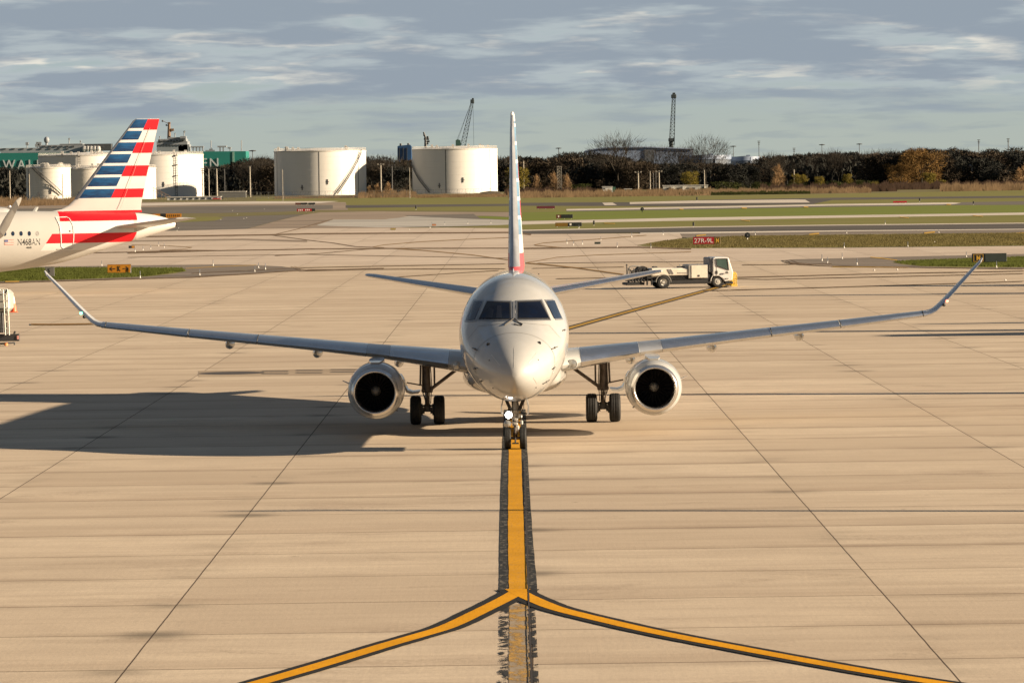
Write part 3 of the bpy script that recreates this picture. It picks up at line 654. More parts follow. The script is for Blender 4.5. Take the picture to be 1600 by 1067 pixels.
arc = [(1.05 * math.sin(a), 2.12 - .80 * math.cos(a)) for a in [(-.95 + 1.9 * k / 16) for k in range(17)]]
drape(mb, [(x * .82, z + .02) for x, z in arc], .010); mb.obj('panel_line', M_line, fus_o)
for sg in (-1, 1):
    mb = MB(); drape(mb, [(sg * .18, 3.40), (sg * .95, 3.30), (sg * 1.25, 2.95)], .006); mb.obj('panel_line', M_line, fus_o)

for s0, w_ in ((1.42, .010), (4.9, .010)):
    mb = MB(); rr = []
    for ds in (0, .5, 1): rr.append([fus(s0 + w_ * ds * 1.6, 6.2831853 * k / NR, .003) for k in range(NR)])
    mb.loop(rr, False, False); mb.obj('panel_line', M_line, fus_o)
# windscreen: frames and panes
def px4(pts): return [fv(*p) for p in pts]
Z7 = lambda x, y: (680 + x / 4.446, 400 + y / 4.446)
panes = [('windscreen', [(300, 441), (531, 441), (527, 315), (357, 315)], M_glass),
         ('windscreen', [(568, 438), (800, 441), (738, 309), (568, 313)], M_glass),
         ('side_window', [(207, 457), (284, 447), (333, 313), (266, 318)], M_glassb),
         ('side_window', [(832, 440), (885, 442), (824, 313), (764, 312)], M_glassb)]
for nm, q, mm in panes:
    P = px4([Z7(*p) for p in q]); cx_, cz_ = sum(p[0] for p in P) / 4, sum(p[1] for p in P) / 4
    def grow(k): return [(p[0] + (1 if p[0] > cx_ else -1) * k, p[1] + (1 if p[1] > cz_ else -1) * k) for p in P]
    mb = MB(); patch(mb, grow(.016), .010); fr_ = mb.obj('window_frame', M_frame, jet, smooth=True)
    mb = MB(); patch(mb, grow(-.022), .016); mb.obj(nm, M_dark if nm == 'windscreen' else mm, fr_, smooth=True) if nm == 'side_window' else None
    if nm == 'windscreen':
        mb = MB(); patch(mb, grow(-.012), .013); mb.obj('seal', M_black, fr_, smooth=True)
        mb = MB(); patch(mb, grow(-.045), .019); mb.obj('pane', mm, fr_, smooth=True)
for a_, b_ in (((378, 323), (517, 321)), ((584, 322), (726, 322)), ((322, 431), (520, 431)), ((584, 431), (780, 431))):
    mb = MB(); drape(mb, [fv(*Z7(*a_)), fv(*Z7(*b_))], .018, .017); mb.obj('sunshade_strip', mat('cockpit_trim', (.10, .105, .115), .5), jet)
mb = MB(); patch(mb, [fv(*Z7(345, 428)), fv(*Z7(400, 428)), fv(*Z7(410, 372)), fv(*Z7(380, 360))], .0205); patch(mb, [fv(*Z7(425, 428)), fv(*Z7(465, 428)), fv(*Z7(460, 345)), fv(*Z7(432, 345))], .0205); mb.obj('cockpit_interior', mat('cockpit_shapes', (.012, .014, .022), .3), jet)
mb = MB(); drape(mb, [fv(*Z7(547, 312)), fv(*Z7(547, 438))], .06, .02); mb.obj('centre_post', M_frame, jet)
for sg, pts in ((-1, [(545, 425), (515, 445), (482, 468)]), (1, [(553, 425), (572, 447), (606, 462), (600, 470), (570, 466), (548, 458)])):
    mb = MB(); Q = []
    for q in pts:
        x, z = fv(*Z7(*q)); Q.append((x, NOSE + front_s(x, z) - .05, z))
    mb.tube(Q, .014, 6); mb.obj('wiper', M_probe, jet)
# probes, vents and small marks on the nose
for q in ((372, 592), (720, 583)):
    mb = MB()
    x, z = fv(*Z7(*q)); mb.lathe([(0, -.03), (.045, -.02), (.05, .02), (0, .03)], (x, NOSE + front_s(x, z) - .005, z), 'y', 12); mb.obj('air_vent', M_black, jet)
for a, b in (((805, 627), (850, 614)), ((808, 762), (832, 750)), ((745, 858), (792, 836)), ((262, 622), (300, 634)), ((268, 762), (300, 754)), ((312, 850), (336, 836)), ((884, 515), (908, 513))):
    mb = MB(); A, B = fv(*Z7(*a)), fv(*Z7(*b)); P0 = Vector((A[0], NOSE + front_s(*A) - .04, A[1])); P1 = Vector((B[0], NOSE + front_s(*B) - .07, B[1]))
    mb.tube([P0, P1], [.016, .008], 6); mm_ = P0.lerp(P1, .5); mb.box((mm_.x, mm_.y + .03, mm_.z), (.03, .09, .05)); mb.obj('pitot_probe', M_probe, jet)
for q in ((380, 694), (712, 690), (697, 880), (405, 885), (725, 150)):
    mb = MB(); x, z = fv(*Z7(*q)); mb.lathe([(0, -.012), (.018, -.012), (.018, .01)], (x, NOSE + front_s(x, z), z), 'y', 8); mb.obj('static_port', M_probe, jet)
# aerials on the crown
mb = MB(); mb.prism([(0, 0), (.02, .28), (-.02, .28)], -.01, .01)
mb = MB()
mb.loop([[(x * .03, -1.5 + y, 4.42) for x, y in ((-1, 0), (0, -.25), (1, 0), (0, .25))], [(x * .012, -1.35 + y, 4.60) for x, y in ((-1, 0), (0, -.1), (1, 0), (0, .12))]])
mb.obj('antenna', M_skin, jet)

# cabin windows and door outline, seen only from the side
mb = MB()
for sg in (-1, 1):
    for k in range(20):
        y = NOSE + 6.2 + k * .8
        w_, t_, b_, m_ = section(y - NOSE); z = m_ + .42; x = w_ * math.sqrt(1 - ((z - m_) / (t_ - m_)) ** 2)
        n_ = Vector((x / w_ ** 2, 0, (z - m_) / (t_ - m_) ** 2)).normalized(); c_ = Vector((sg * x, y, z)) + Vector((n_.x * sg, 0, n_.z)) * .006; up = Vector((-n_.z * sg, 0, n_.x))
        V_ = [c_ + Vector((0, 1, 0)) * (.13 * math.cos(a)) + up * (.19 * math.sin(a)) for a in [j * .5236 for j in range(12)]]
        mb.add(V_, [tuple(range(12))])
tag(mb.obj('cabin_window', M_glass, jet), kind='stuff')

# belly fairing
mb = MB(); rings = []
for u in np.linspace(0, 1, 22):
    y = NOSE + 8.3 + u * 11.5; k = math.sin(math.pi * min(max(u, .002), .998)) ** .42
    hw, top, bot = 1.05 + .50 * k, 2.1, 1.32 - .34 * k - .1 * u
    rings.append([(hw * math.copysign(abs(math.sin(a)) ** .8, math.sin(a)), y, (top + bot) / 2 + (top - bot) / 2 * math.copysign(abs(math.cos(a)) ** .8, math.cos(a))) for a in [6.2831853 * j / 40 for j in range(40)]])
mb.loop(rings); mb.obj('belly_fairing', M_skin, jet, smooth=True, angle=60)

# --- aerofoil lofts
def foil(n=13, tc_=.12):
    xs = [.5 * (1 - math.cos(math.pi * i / n)) for i in range(n + 1)]
    f = lambda x: 5 * tc_ * (.2969 * math.sqrt(x) - .126 * x - .3516 * x * x + .2843 * x ** 3 - .1036 * x ** 4)
    up = [(x, f(x) * 1.15 + .01 * math.sin(math.pi * x)) for x in xs]; lo = [(x, -f(x) * .85 + .01 * math.sin(math.pi * x)) for x in xs]
    return up[::-1] + lo[1:-1]
def wing_sec(X, ly, z, ch, tc_, phi, sg, twist=0., grow=0., n=13):
    out = []
    for x, t_ in foil(n, tc_):
        yy, tt = x * ch, t_ * ch
        tt += -(yy) * math.sin(twist) ; nrm = Vector((-math.sin(phi) * sg, 0, math.cos(phi)))
        if grow: tt += grow * (1 if t_ > 0 else -1); yy -= grow * (1 - x)
        out.append(Vector((X * sg, ly + yy, z)) + nrm * tt)
    return out
NSEC = [(1.25, 9.3, 1.90, 5.7, .110), (2.6, 10.35, 2.06, 4.55, .112), (4.0, 11.05, 2.23, 3.75, .100), (6.5, 12.25, 2.47, 2.95, .100), (9.7, 13.75, 2.75, 2.15, .108), (12.3, 14.98, 3.0, 1.5, .11)]
def wsec(X, sg, grow=0., phi=.095, n=13):
    xs = [a[0] for a in NSEC]; v = [float(np.interp(X, xs, [a[k] for a in NSEC])) for k in (1, 2, 3, 4)]
    return wing_sec(X, NOSE + v[0], v[1], v[2], v[3], phi, sg, R(1.2) * (1 - X / 14), grow, n)
def make_wing(sg):
    w0 = MB(); w0.loop([wsec(X, sg) for X in (1.25, 2, 2.6, 3.3, 4, 5, 6.5, 8, 9.7, 11, 12.3)])
    wing = w0.obj('wing', M_wing, jet, smooth=True, angle=40)
    # polished slats wrap the leading edge; n+? points around the nose of the loop
    N_ = 13
    def slat(x0, x1, nm='slat', grow=.008, cut=4, m=M_slat):
        s_ = MB(); rr = []
        for X in np.linspace(x0, x1, 6):
            L = wsec(X, sg, grow); i0 = N_ - cut - 1; i1 = N_ + cut
            rr.append(L[i0:i1])
        s_.loop(rr); return s_.obj(nm, m, wing, smooth=True, angle=40)
    slat(1.90, 3.60); slat(4.28, 7.52); slat(7.55, 9.60); slat(9.66, 12.32)
    slat(1.35, 1.88, 'root_fairing', .012, 6, M_skin); slat(3.62, 4.26, 'leading_edge_cap', .003, 4, M_cap)
    for X in (7.535, 9.63, 12.2):
        g = MB(); L = wsec(X, sg, .02); g.tube(L[N_ - 4:N_ + 2], .012, 5); g.obj('slat_gap', M_black, wing)
    # landing lamp in the root
    L = wsec(1.66, sg, .02); p = L[N_]; p2 = (p.x, p.y - .03, p.z + .0)
    b = MB(); b.lathe([(.14, .05), (.14, -.02), (.12, -.035), (0.115, .02)], p2, 'y', 24); hb = b.obj('lamp_bezel', M_skin, wing, smooth=True)
    b = MB(); b.lathe([(.0, -.05), (.06, -.045), (.125, -.02), (.125, .05)], p2, 'y', 20); b.obj('landing_lamp', M_lens, hb, smooth=True)
    # flap track fairings
    for X, r_ in ((3.42, .15), (5.85, .15), (8.5, .14)):
        xs = [a[0] for a in NSEC]; le, z, ch = (float(np.interp(X, xs, [a[k] for a in NSEC])) for k in (1, 2, 3))
        f_ = MB(); rr = []
        for u in np.linspace(0, 1, 12):
            k = max(.05, math.sin(math.pi * min(u * .9 + .03, 1)) ** .6)
            rr.append([(sg * X + r_ * k * math.sin(a), NOSE + le + ch * .42 + u * ch * .78, z - ch * .045 - .10 - .03 * u + (.17 * k if math.cos(a) < 0 else .10) * math.cos(a)) for a in [6.2831853 * j / 16 for j in range(16)]])
        f_.loop(rr); f_.obj('flap_fairing', M_under, wing, smooth=True, angle=60)
    # winglet
    wl = MB(); rr = [wsec(12.3, sg)]
    for X, le, z, ch, tc_, phi in ((12.46, 15.08, 3.03, 1.44, .11, .22), (12.62, 15.2, 3.10, 1.38, .105, .52), (12.80, 15.36, 3.25, 1.30, .10, .78), (13.15, 15.62, 3.58, 1.16, .10, .82), (13.64, 16.12, 4.05, .92, .10, .82), (14.12, 16.62, 4.50, .66, .10, .82), (14.22, 16.95, 4.62, .34, .09, .82)):
        rr.append(wing_sec(X, NOSE + le, z, ch, tc_, phi, sg))
    wl.loop(rr); wg = wl.obj('winglet', M_wing, wing, smooth=True, angle=40)
    s2 = MB(); s2.loop([[Vector(p) + Vector((0, -.008, 0)) for p in r_[N_ - 3:N_ + 3]] for r_ in rr[:-1]]); s2.obj('leading_edge', M_slat, wg, smooth=True, angle=40)
    b = MB(); c = (sg * 12.96, NOSE + 15.38, 3.38); b.lathe([(0, -.06), (.035, -.03), (.045, .03), (.03, .1)], c, 'y', 10)
    b.obj('nav_lamp', M_green if sg < 0 else M_red, wg, smooth=True)
    b = MB(); b.lathe([(0, -.03), (.05, -.0), (.05, .1)], (sg * 12.86, NOSE + 15.34, 3.27), 'y', 10); b.obj('lamp_cover', M_black, wg, smooth=True)
    return wing
for sg in (-1, 1): make_wing(sg)

# --- engines
def make_engine(sg):
    ex, ey, ez = sg * 3.91, NOSE + 7.2, 1.32
    b = MB(); b.lathe([(.665, .12), (.72, .22), (.765, .45), (.795, .9), (.80, 1.4), (.775, 2.1), (.70, 2.7), (.60, 3.15), (.585, 3.15), (.60, 2.8)], (ex, ey, ez), 'y', 56)
    nac = b.obj('engine_nacelle', M_skin, jet, smooth=True, angle=50)
    b = MB(); b.lathe([(.665, .125), (.64, .06), (.61, .02), (.585, .0), (.565, .012), (.548, .05), (.540, .12), (.538, .20)], (ex, ey, ez), 'y', 56); b.obj('inlet_lip', M_lip, nac, smooth=True, angle=80)
    b = MB()
    for r_, y_ in ((.772, .50), (.803, 1.25)): b.lathe([(r_, y_), (r_ + .002, y_ + .012), (r_, y_ + .024)], (ex, ey, ez), 'y', 56)
    b.obj('cowl_seam', M_line, nac)
    b = MB(); b.lathe([(.538, .19), (.53, .45), (.545, .95), (.545, 1.0)], (ex, ey, ez), 'y', 48); b.obj('inlet_duct', M_duct, nac, smooth=True)
    b = MB(); b.lathe([(.0, .98), (.545, .98)], (ex, ey, ez), 'y', 48)
    for k in range(24):
        a = 6.2831853 * k / 24; V_ = []
        for r_, tw, ch in ((.14, .3, .06), (.34, .7, .10), (.53, 1.0, .12)):
            for e in (-1, 1):
                aa = a + e * ch * math.sin(tw) / r_ * .5; V_.append((ex + r_ * math.cos(aa), ey + .86 + e * ch * math.cos(tw) * .5, ez + r_ * math.sin(aa)))
        b.add(V_, [(0, 1, 3, 2), (2, 3, 5, 4)])
    fan = b.obj('fan', M_fan, nac)
    b = MB(); b.lathe([(.0, .62), (.05, .65), (.10, .73), (.135, .85), (.14, .95)], (ex, ey, ez), 'y', 24); b.obj('spinner', M_spin, fan, smooth=True)
    b = MB(); b.lathe([(.42, 3.0), (.34, 3.5), (.30, 3.75), (.0, 3.9)], (ex, ey, ez), 'y', 24); b.obj('exhaust_cone', M_gear, nac, smooth=True)
    # pylon
    b = MB(); rr = []
    for u in np.linspace(0, 1, 9):
        y = ey + .55 + u * 3.1; z0, z1 = ez + .70 - .1 * u, 2.12 + (.1 * math.sin(math.pi * u)); hw = .20 * (max(.0, math.sin(math.pi * (u * .86 + .10)))) ** .5 + .012
        z1 = ez + .82 + min(1, u * 4) * (2.16 - ez - .82) if u < .25 else 2.16
        rr.append([(ex - hw, y, z0), (ex + hw, y, z0), (ex + hw * 1.02, y, (z0 + z1) / 2), (ex + hw, y, z1), (ex - hw, y, z1), (ex - hw * 1.02, y, (z0 + z1) / 2)])
    b.loop(rr); b.obj('pylon', M_skin, nac, smooth=True, angle=50)
    b = MB(); b.tube([(ex + sg * .74, ey + .75, ez + .22), (ex + sg * .93, ey + .85, ez + .30)], [.02, .012], 6); b.obj('nacelle_strake', M_lip, nac)
    b = MB(); b.box((ex + sg * .77 * math.cos(2.4) * -1 * -1, ey + .7, ez - .52), (.02, .3, .12), rot=Matrix.Rotation(sg * .7, 3, 'Y')); b.obj('drain_flap', M_dark, nac)
for sg in (-1, 1): make_engine(sg)

# --- wheels
def wheel(cx, cy, r, w_, parent, side):
    b = MB(); hw = w_ / 2
    prof = [(r * .55, -hw * .8), (r * .80, -hw * .98), (r * .93, -hw * .88), (r * .985, -hw * .6)]
    for g in (-.42, 0, .42): prof += [(r, (g - .12) * hw * 1.1), (r * .985, g * hw * 1.1 - .006), (r * .985, g * hw * 1.1 + .006), (r, (g + .12) * hw * 1.1)]
    prof += [(r * .985, hw * .6), (r * .93, hw * .88), (r * .80, hw * .98), (r * .55, hw * .8)]
    b.lathe(prof, (cx, cy, r), 'x', 40); wh = b.obj('wheel', M_tyre, parent, smooth=True, angle=30)
    b = MB(); b.lathe([(r * .56, -hw * .78), (r * .5, -hw * .45), (r * .2, -hw * .5), (0.001, -hw * .55)], (cx, cy, r), 'x', 28)
    b.lathe([(r * .56, hw * .78), (r * .5, hw * .45), (r * .2, hw * .5), (0.001, hw * .55)], (cx, cy, r), 'x', 28)
    b.obj('rim', M_rim, wh, smooth=True)
    return wh
def make_main(sg):
    x = sg * 2.6
    gear = MB()
    gear.tube([(x, 0, .62), (x, .0, 1.15)], .075, 14)
    leg = gear.obj('main_landing_gear', M_gear, jet, smooth=True)
    g = MB(); g.tube([(x, 0, .95), (x + sg * .02, -.02, 1.5), (x + sg * .03, -.03, 2.05)], [.125, .115, .13], 16); g.box((x, 0, 1.0), (.34, .22, .12), bev=.03); g.obj('strut', M_gear, leg, smooth=True)
    g = MB(); g.tube([(x - .36, 0, .44), (x + .36, 0, .44)], .07, 12); g.box((x, 0, .50), (.2, .2, .24), bev=.04)
    for e in (-1, 1):
        g.lathe([(.17, -.06), (.17, .06), (.1, .07)], (x + e * .20, 0, .44), 'x', 16)
        for k in range(5): a = k * 1.2566 + .3; g.box((x + e * .12, .11 * math.cos(a), .44 + .11 * math.sin(a)), (.07, .06, .06))
    g.obj('axle', M_dark, leg, smooth=True)
    g = MB(); g.tube([(x - sg * .08, -.05, 1.02), (x - sg * 1.02, -.05, 1.72)], .05, 10); g.tube([(x - sg * .10, -.08, 1.84), (x - sg * .88, -.06, 1.60)], .035, 8); g.tube([(x - sg * .05, -.1, 1.9), (x - sg * 1.0, -.12, 1.78)], .025, 8)
    g.tube([(x - sg * .22, -.06, 1.12), (x - sg * .22, -.06, 1.78)], .028, 8); g.box((x - sg * .98, -.05, 1.70), (.16, .1, .14), bev=.02)
    g.obj('side_brace', M_gear, leg, smooth=True)
    g = MB(); g.tube([(x, -.16, .95), (x + .02, -.3, .76), (x, -.14, .58)], [.05, .035, .045], 8); g.tube([(x + sg * .12, -.12, 1.9), (x + sg * .14, -.14, 1.0), (x + sg * .05, -.16, .7)], .018, 6); g.tube([(x - sg * .10, -.12, 1.9), (x - sg * .14, -.14, 1.2), (x - sg * .1, -.12, .62)], .014, 6)
    g.tube([(x + sg * .17, -.1, 2.0), (x + sg * .20, -.1, 1.15)], .03, 8)
    g.obj('torque_link', M_gear, leg, smooth=True)
    g = MB(); g.box((x + .02, -.2, .88), (.14, .05, .13), bev=.02); g.obj('uplock_cap', M_gearw, leg)
    # outer door: curved shovel panel beside the leg
    g = MB(); rr = []
    prof = [(.20, 1.02), (.42, 1.00), (.56, 1.05), (.63, 1.2), (.67, 1.36), (.76, 1.49), (.88, 1.53), (.99, 1.48)]
    for y0, k in ((-.42, .9), (-.2, 1.), (.3, 1.), (.6, .92)):
        rr.append([(x + sg * px1, y0, z1 + (k - 1) * .2) for px1, z1 in prof] + [(x + sg * (px1 + .045), y0, z1 - .06 + (k - 1) * .2) for px1, z1 in prof[::-1]])
    g.loop(rr); g.obj('gear_door', M_skin, leg, smooth=True, angle=50)
    g = MB(); g.tube([(x + sg * .95, -.3, 1.46), (x + sg * 1.08, -.2, 1.40), (x + sg * 1.1, 0, 1.44)], .025, 6); g.obj('door_latch', M_gear, leg); g = MB(); g.tube([(x + sg * .1, -.1, 1.15), (x + sg * .6, -.1, 1.25)], .02, 6); g.obj('door_rod', M_gear, leg)
    for e in (-1, 1): wheel(x + e * .345, 0, .425, .335, leg, e)
for sg in (-1, 1): make_main(sg)

# --- nose gear
ny = -11.35
g = MB(); g.tube([(0, ny, .42), (0, ny, .72)], .045, 12); ng = g.obj('nose_landing_gear', M_chrome, jet, smooth=True)
g = MB(); g.tube([(0, ny, .62), (0, ny - .02, .98), (0, ny + .05, 1.45)], [.078, .085, .095], 16); g.box((0, ny - .02, 1.02), (.24, .2, .10), bev=.03); g.box((0, ny - .05, .70), (.16, .2, .12), bev=.03); g.obj('strut', M_gearw, ng, smooth=True)
g = MB(); g.tube([(0, ny, 1.2), (.0, ny + .9, 1.5)], .04, 8)
for e in (-1, 1): g.tube([(e * .10, ny, 1.02), (e * .26, ny + .1, 1.38)], .045, 10); g.tube([(e * .24, ny, 1.34), (e * .02, ny - .05, 1.30)], .04, 8)
g.obj('drag_brace', M_gear, ng, smooth=True)
g = MB(); g.tube([(-.24, ny, .30), (.24, ny, .30)], .045, 10); g.tube([(0, ny, .32), (0, ny, .45)], .06, 10); g.tube([(0, ny - .12, .62), (0, ny - .26, .46), (0, ny - .10, .32)], .028, 8); g.obj('axle', M_gear, ng, smooth=True)
g = MB(); g.tube([(0, ny - .30, .33), (0, ny - .33, .17)], .022, 8); g.tube([(-.09, ny - .33, .18), (.09, ny - .33, .18)], .02, 8); g.obj('tow_fitting', M_black, ng)
g = MB()
for p0, p1 in (((.12, .95), (.17, .78)), ((.06, .85), (.12, .68)), ((-.04, .80), (.0, .62)), ((.16, 1.15), (.12, .95)), ((-.14, 1.2), (-.12, .95)), ((-.06, 1.3), (-.05, 1.0)), ((.08, 1.28), (.07, 1.0))): g.tube([(p0[0], ny - .10, p0[1]), (p0[0] * 1.3, ny - .16, (p0[1] + p1[1]) / 2), (p1[0], ny - .11, p1[1])], .013, 6)
g.obj('hydraulic_hose', M_black, ng)
g = MB(); g.box((.13, ny - .10, .90), (.12, .1, .13), bev=.03); g.box((.17, ny - .10, .72), (.08, .1, .12), bev=.03); g.box((.02, ny - .12, .80), (.10, .08, .09), bev=.02); g.box((.06, ny - .14, .56), (.09, .06, .17), bev=.02); g.obj('steering_actuator', M_gearw, ng)
for (lx, lz, on) in ((-.17, .93, True), (-.20, .70, False)):
    g = MB(); g.lathe([(.0, .09), (.06, .07), (.10, .0), (.10, -.02), (.092, -.025)], (lx, ny - .16, lz), 'y', 20); hs = g.obj('lamp_housing', M_chrome, ng, smooth=True)
    g = MB(); g.lathe([(.0, -.04), (.05, -.036), (.092, -.02)], (lx, ny - .16, lz), 'y', 20); g.obj('taxi_lamp', M_on if on else M_lens, hs, smooth=True)
for p_, q_ in (((-.18, ny - .12, .93), (-.08, ny - .05, .95)), ((-.2, ny - .12, .70), (-.06, ny - .05, .74))): g = MB(); g.tube([p_, q_], .022, 6); g.obj('lamp_bracket', M_gear, ng)
for e in (-1, 1):
    g = MB(); rr = []
    for y0 in (ny - .85, ny - .5, ny + .3, ny + .8): rr.append([(e * .33, y0, 1.36), (e * .375, y0, 1.20), (e * .385, y0, 1.06), (e * .345, y0, .96), (e * .315, y0, .97), (e * .345, y0, 1.07), (e * .335, y0, 1.2), (e * .30, y0, 1.36)])
    g.loop(rr); g.obj('gear_door', M_skin, ng, smooth=True, angle=60)
    wheel(e * .205, ny, .305, .185, ng, e)

# --- tail
def stab(sg):
    rr = []
    for X, le, z, ch, tc_ in ((.55, 28.0, 3.28, 3.0, .11), (1.5, 28.55, 3.44, 2.65, .11), (3.2, 29.7, 3.71, 2.0, .105), (4.75, 30.75, 3.965, 1.42, .10), (4.98, 30.98, 4.0, 1.15, .09), (5.04, 31.2, 4.01, .8, .06)):
        rr.append(wing_sec(X, NOSE + le, z, ch, tc_, .16, sg))
    b = MB(); b.loop(rr); h = b.obj('tailplane', M_wing, jet, smooth=True, angle=40)
    b = MB(); b.loop([[p + Vector((0, -.008, 0)) for p in r_[10:17]] for r_ in rr[:-1]]); b.obj('leading_edge', M_slat, h, smooth=True, angle=40)
for sg in (-1, 1): stab(sg)
M_fin = livery('tail_stripes', 9.45 - .50, .615, .82, 6, 16.9, .86, 9.45, axis=1, base=(.60, .585, .55), white=(.66, .65, .62), blues=((.10, .17, .25), (.13, .25, .36)),  # blues paled: grazing reflection is put into the stripe colour
    extra=lambda t, tc, c: t.mix(t.mul(t.lt(t.xyz(tc)[2], 4.78), t.gt(t.xyz(tc)[2], 4.15)), c, (.52, .07, .08)))
b = MB(); rr = []
for z, le, ch, th in ((3.7, 23.2, 8.0, .30), (4.15, 24.4, 6.6, .46), (4.35, 25.7, 5.2, .53), (4.8, 26.25, 4.75, .50), (6.0, 27.4, 4.0, .40), (7.5, 28.75, 3.1, .30), (8.9, 30.0, 2.3, .19), (9.35, 30.4, 2.0, .14), (9.45, 30.7, 1.6, .09)):
    rr.append([(t_ * ch, NOSE + le + x * ch, z) for x, t_ in [(x, t_) for x, t_ in foil(13, th / ch)]])
b.loop(rr); fin = b.obj('tail_fin', M_fin, jet, smooth=True, angle=40)
b = MB(); b.loop([[(p[0] * 1.06, p[1] - .012, p[2]) for p in r_[11:16]] for r_ in rr[2:-1]]); b.obj('leading_edge', M_cap, fin, smooth=True, angle=60)
# ================================================================== THE AIRLINER AT THE LEFT EDGE
AD = 267.0; AS = F / AD
A0 = at(100, 440, AD); A0.z = 0
def aw(px, py): p = at(px, py, AD); return (p.x - A0.x, p.z)
_, Z_a = aw(100, 330.5); _, Z_b = aw(160, 345); _, Z_c = aw(150, 364); _, Z_d = aw(150, 379); _, Z_e = aw(150, 390)
X_ = lambda px, py=360: aw(px, py)[0]
def body_extra(t, tc, c):
    X, Y, Z = t.xyz(tc); X = t.add_(X, .34)
    # white aft area ahead of which the hull is grey, and the two red bands
    wl = t.add_(X_(78, 379), t.mul(t.sub(Z, Z_d), (X_(88, 364) - X_(78, 379)) / (Z_c - Z_d)))
    wh = t.mul(t.gt(X, wl), t.between(Z, Z_e, Z_c)); up = t.mul(t.gt(X, X_(99)), t.between(Z, Z_c, Z_b))
    c = t.mix(t.mul(t.lt(X, X_(216)), t.m('MAXIMUM', wh, up)), c, (.60, .59, .56))
    c = t.mix(t.gt(X, X_(221)), c, (.60, .58, .55))
    r1 = t.mul(t.between(X, X_(101.5), X_(222)), t.mul(t.gt(Z, Z_b), t.lt(Z, Z_a + .15)))
    r2 = t.mul(t.mul(t.gt(X, wl), t.lt(X, t.add_(X_(221), t.mul(t.sub(Z, Z_c), .4)))), t.between(Z, Z_d, Z_c))
    c = t.mix(t.m('MAXIMUM', r1, r2), c, (.60, .006, .014))
    return c
M_abody = livery('airliner_hull_paint', 50, 1, .1, 0, 0, 0, 0, base=(.47, .455, .42), extra=body_extra)
air = thing('airliner', A0, 'rear half of a grey airliner with striped tail cut by the left edge', 'airplane'); air.rotation_euler = (0, 0, R(15)); air.scale = (1.025, 1, 1); A0.x -= .18; air.location = A0; AINV = (Matrix.Translation(A0) @ Matrix.Rotation(R(15), 4, 'Z') @ Matrix.Diagonal((1.025, 1, 1, 1))).inverted()
stn = [(-420, 330, 426.5, 2.0), (-200, 330, 427, 2.0), (-60, 330, 426.5, 1.98), (0, 330, 424.5, 1.95), (30, 330, 421, 1.92), (60, 330, 416.5, 1.86), (85, 330.2, 412.5, 1.78), (100, 330.4, 409, 1.72), (118, 330.5, 404, 1.62), (135, 330.8, 398.5, 1.52), (155, 331.2, 392.3, 1.4), (170, 331.5, 387.5, 1.28), (185, 332, 383, 1.16), (200, 332.6, 378.5, 1.04), (215, 333.4, 374, .9), (228, 334.8, 370.2, .78), (240, 336.6, 366.5, .66), (252, 339.5, 362.5, .52), (262, 342.5, 359, .38), (268, 345, 357, .26), (271, 346.5, 356, .2)]
mb = MB(); rings = []
zs = [aw(a, b)[1] for a, b, c, d_ in stn]
for px, t_, b_, hw in stn:
    x, zt = aw(px, t_); _, zb = aw(px, b_); zm = (zt + zb) / 2
    rings.append([(x, hw * math.sin(a), zm + (zt - zb) / 2 * math.cos(a)) for a in [6.2831853 * k / 56 for k in range(56)]])
mb.loop(rings); abody = mb.obj('fuselage', M_abody, air, smooth=True, angle=60)
HSH = -.34
def ahull_y(x, z):
    xs = [aw(s_[0], 380)[0] for s_ in stn]; t_ = float(np.interp(x, xs, [aw(s_[0], s_[1])[1] for s_ in stn])); b_ = float(np.interp(x, xs, [aw(s_[0], s_[2])[1] for s_ in stn])); hw = float(np.interp(x, xs, [s_[3] for s_ in stn]))
    k = (z - (t_ + b_) / 2) / ((t_ - b_) / 2); return -hw * math.sqrt(max(0, 1 - k * k))
x, z = aw(270.5, 351); mb = MB(); mb.lathe([(.0, -.12), (.17, -.1), (.19, .0)], (x + .1, 0, z), 'x', 16); mb.obj('exhaust_outlet', M_gear, air, smooth=True)
# tail fin
fz0 = aw(229, 186)[1]; pitch_ = (fz0 - aw(200, 309)[1]) / (6 + .775)
xb = aw(229, 186)[0]; kx = (aw(229, 186)[0] - aw(172, 309)[0]) / (fz0 - aw(172, 309)[1])
def fin_extra(t, tc, c):
    X, Y, Z = t.xyz(tc)
    c = t.mix(t.mul(t.lt(Z, aw(200, 328.8)[1]), t.gt(X, X_(100))), c, (.60, .006, .014))
    return c
M_afin = livery('airliner_tail_stripes', fz0, pitch_, .775, 7, xb, kx, fz0, axis=0, base=(.54, .53, .50), white=(.64, .63, .61), blues=((.004, .018, .062), (.006, .075, .20)), extra=fin_extra)
mb = MB(); rr = []
for pz, le, te, th in ((334, 70, 220, .42), (330, 82, 219, .42), (327, 96, 218.5, .40), (321, 107, 219, .40), (312, 115.5, 220.5, .38), (300, 124, 222.5, .37), (280, 138.5, 226.5, .34), (240, 168, 235, .27), (200, 198, 243.8, .2), (189, 206, 246.3, .16), (185.8, 210.5, 246.8, .1)):
    x0, z = aw(le, pz); x1, _ = aw(te, pz); ch = x1 - x0; rr.append([(x0 + fx * ch, ft_ * ch, z) for fx, ft_ in foil(13, th / ch)])
mb.loop(rr); afin = mb.obj('tail_fin', M_afin, air, smooth=True, angle=50)
mb = MB(); mb.loop([[(p[0] - .01, p[1] * 1.1, p[2]) for p in r_[11:16]] for r_ in rr[4:]]); mb.obj('leading_edge', mat('fin_edge_metal', (.42, .41, .39), .35, .6), afin, smooth=True, angle=60)
mb = MB(); a, b = aw(186, 326), aw(232, 200); mb.tube([(a[0], -.17, a[1]), (b[0], -.07, b[1])], .012, 4); mb.obj('rudder_hinge_line', mat('hinge_line', (.36, .34, .31), .6), afin)
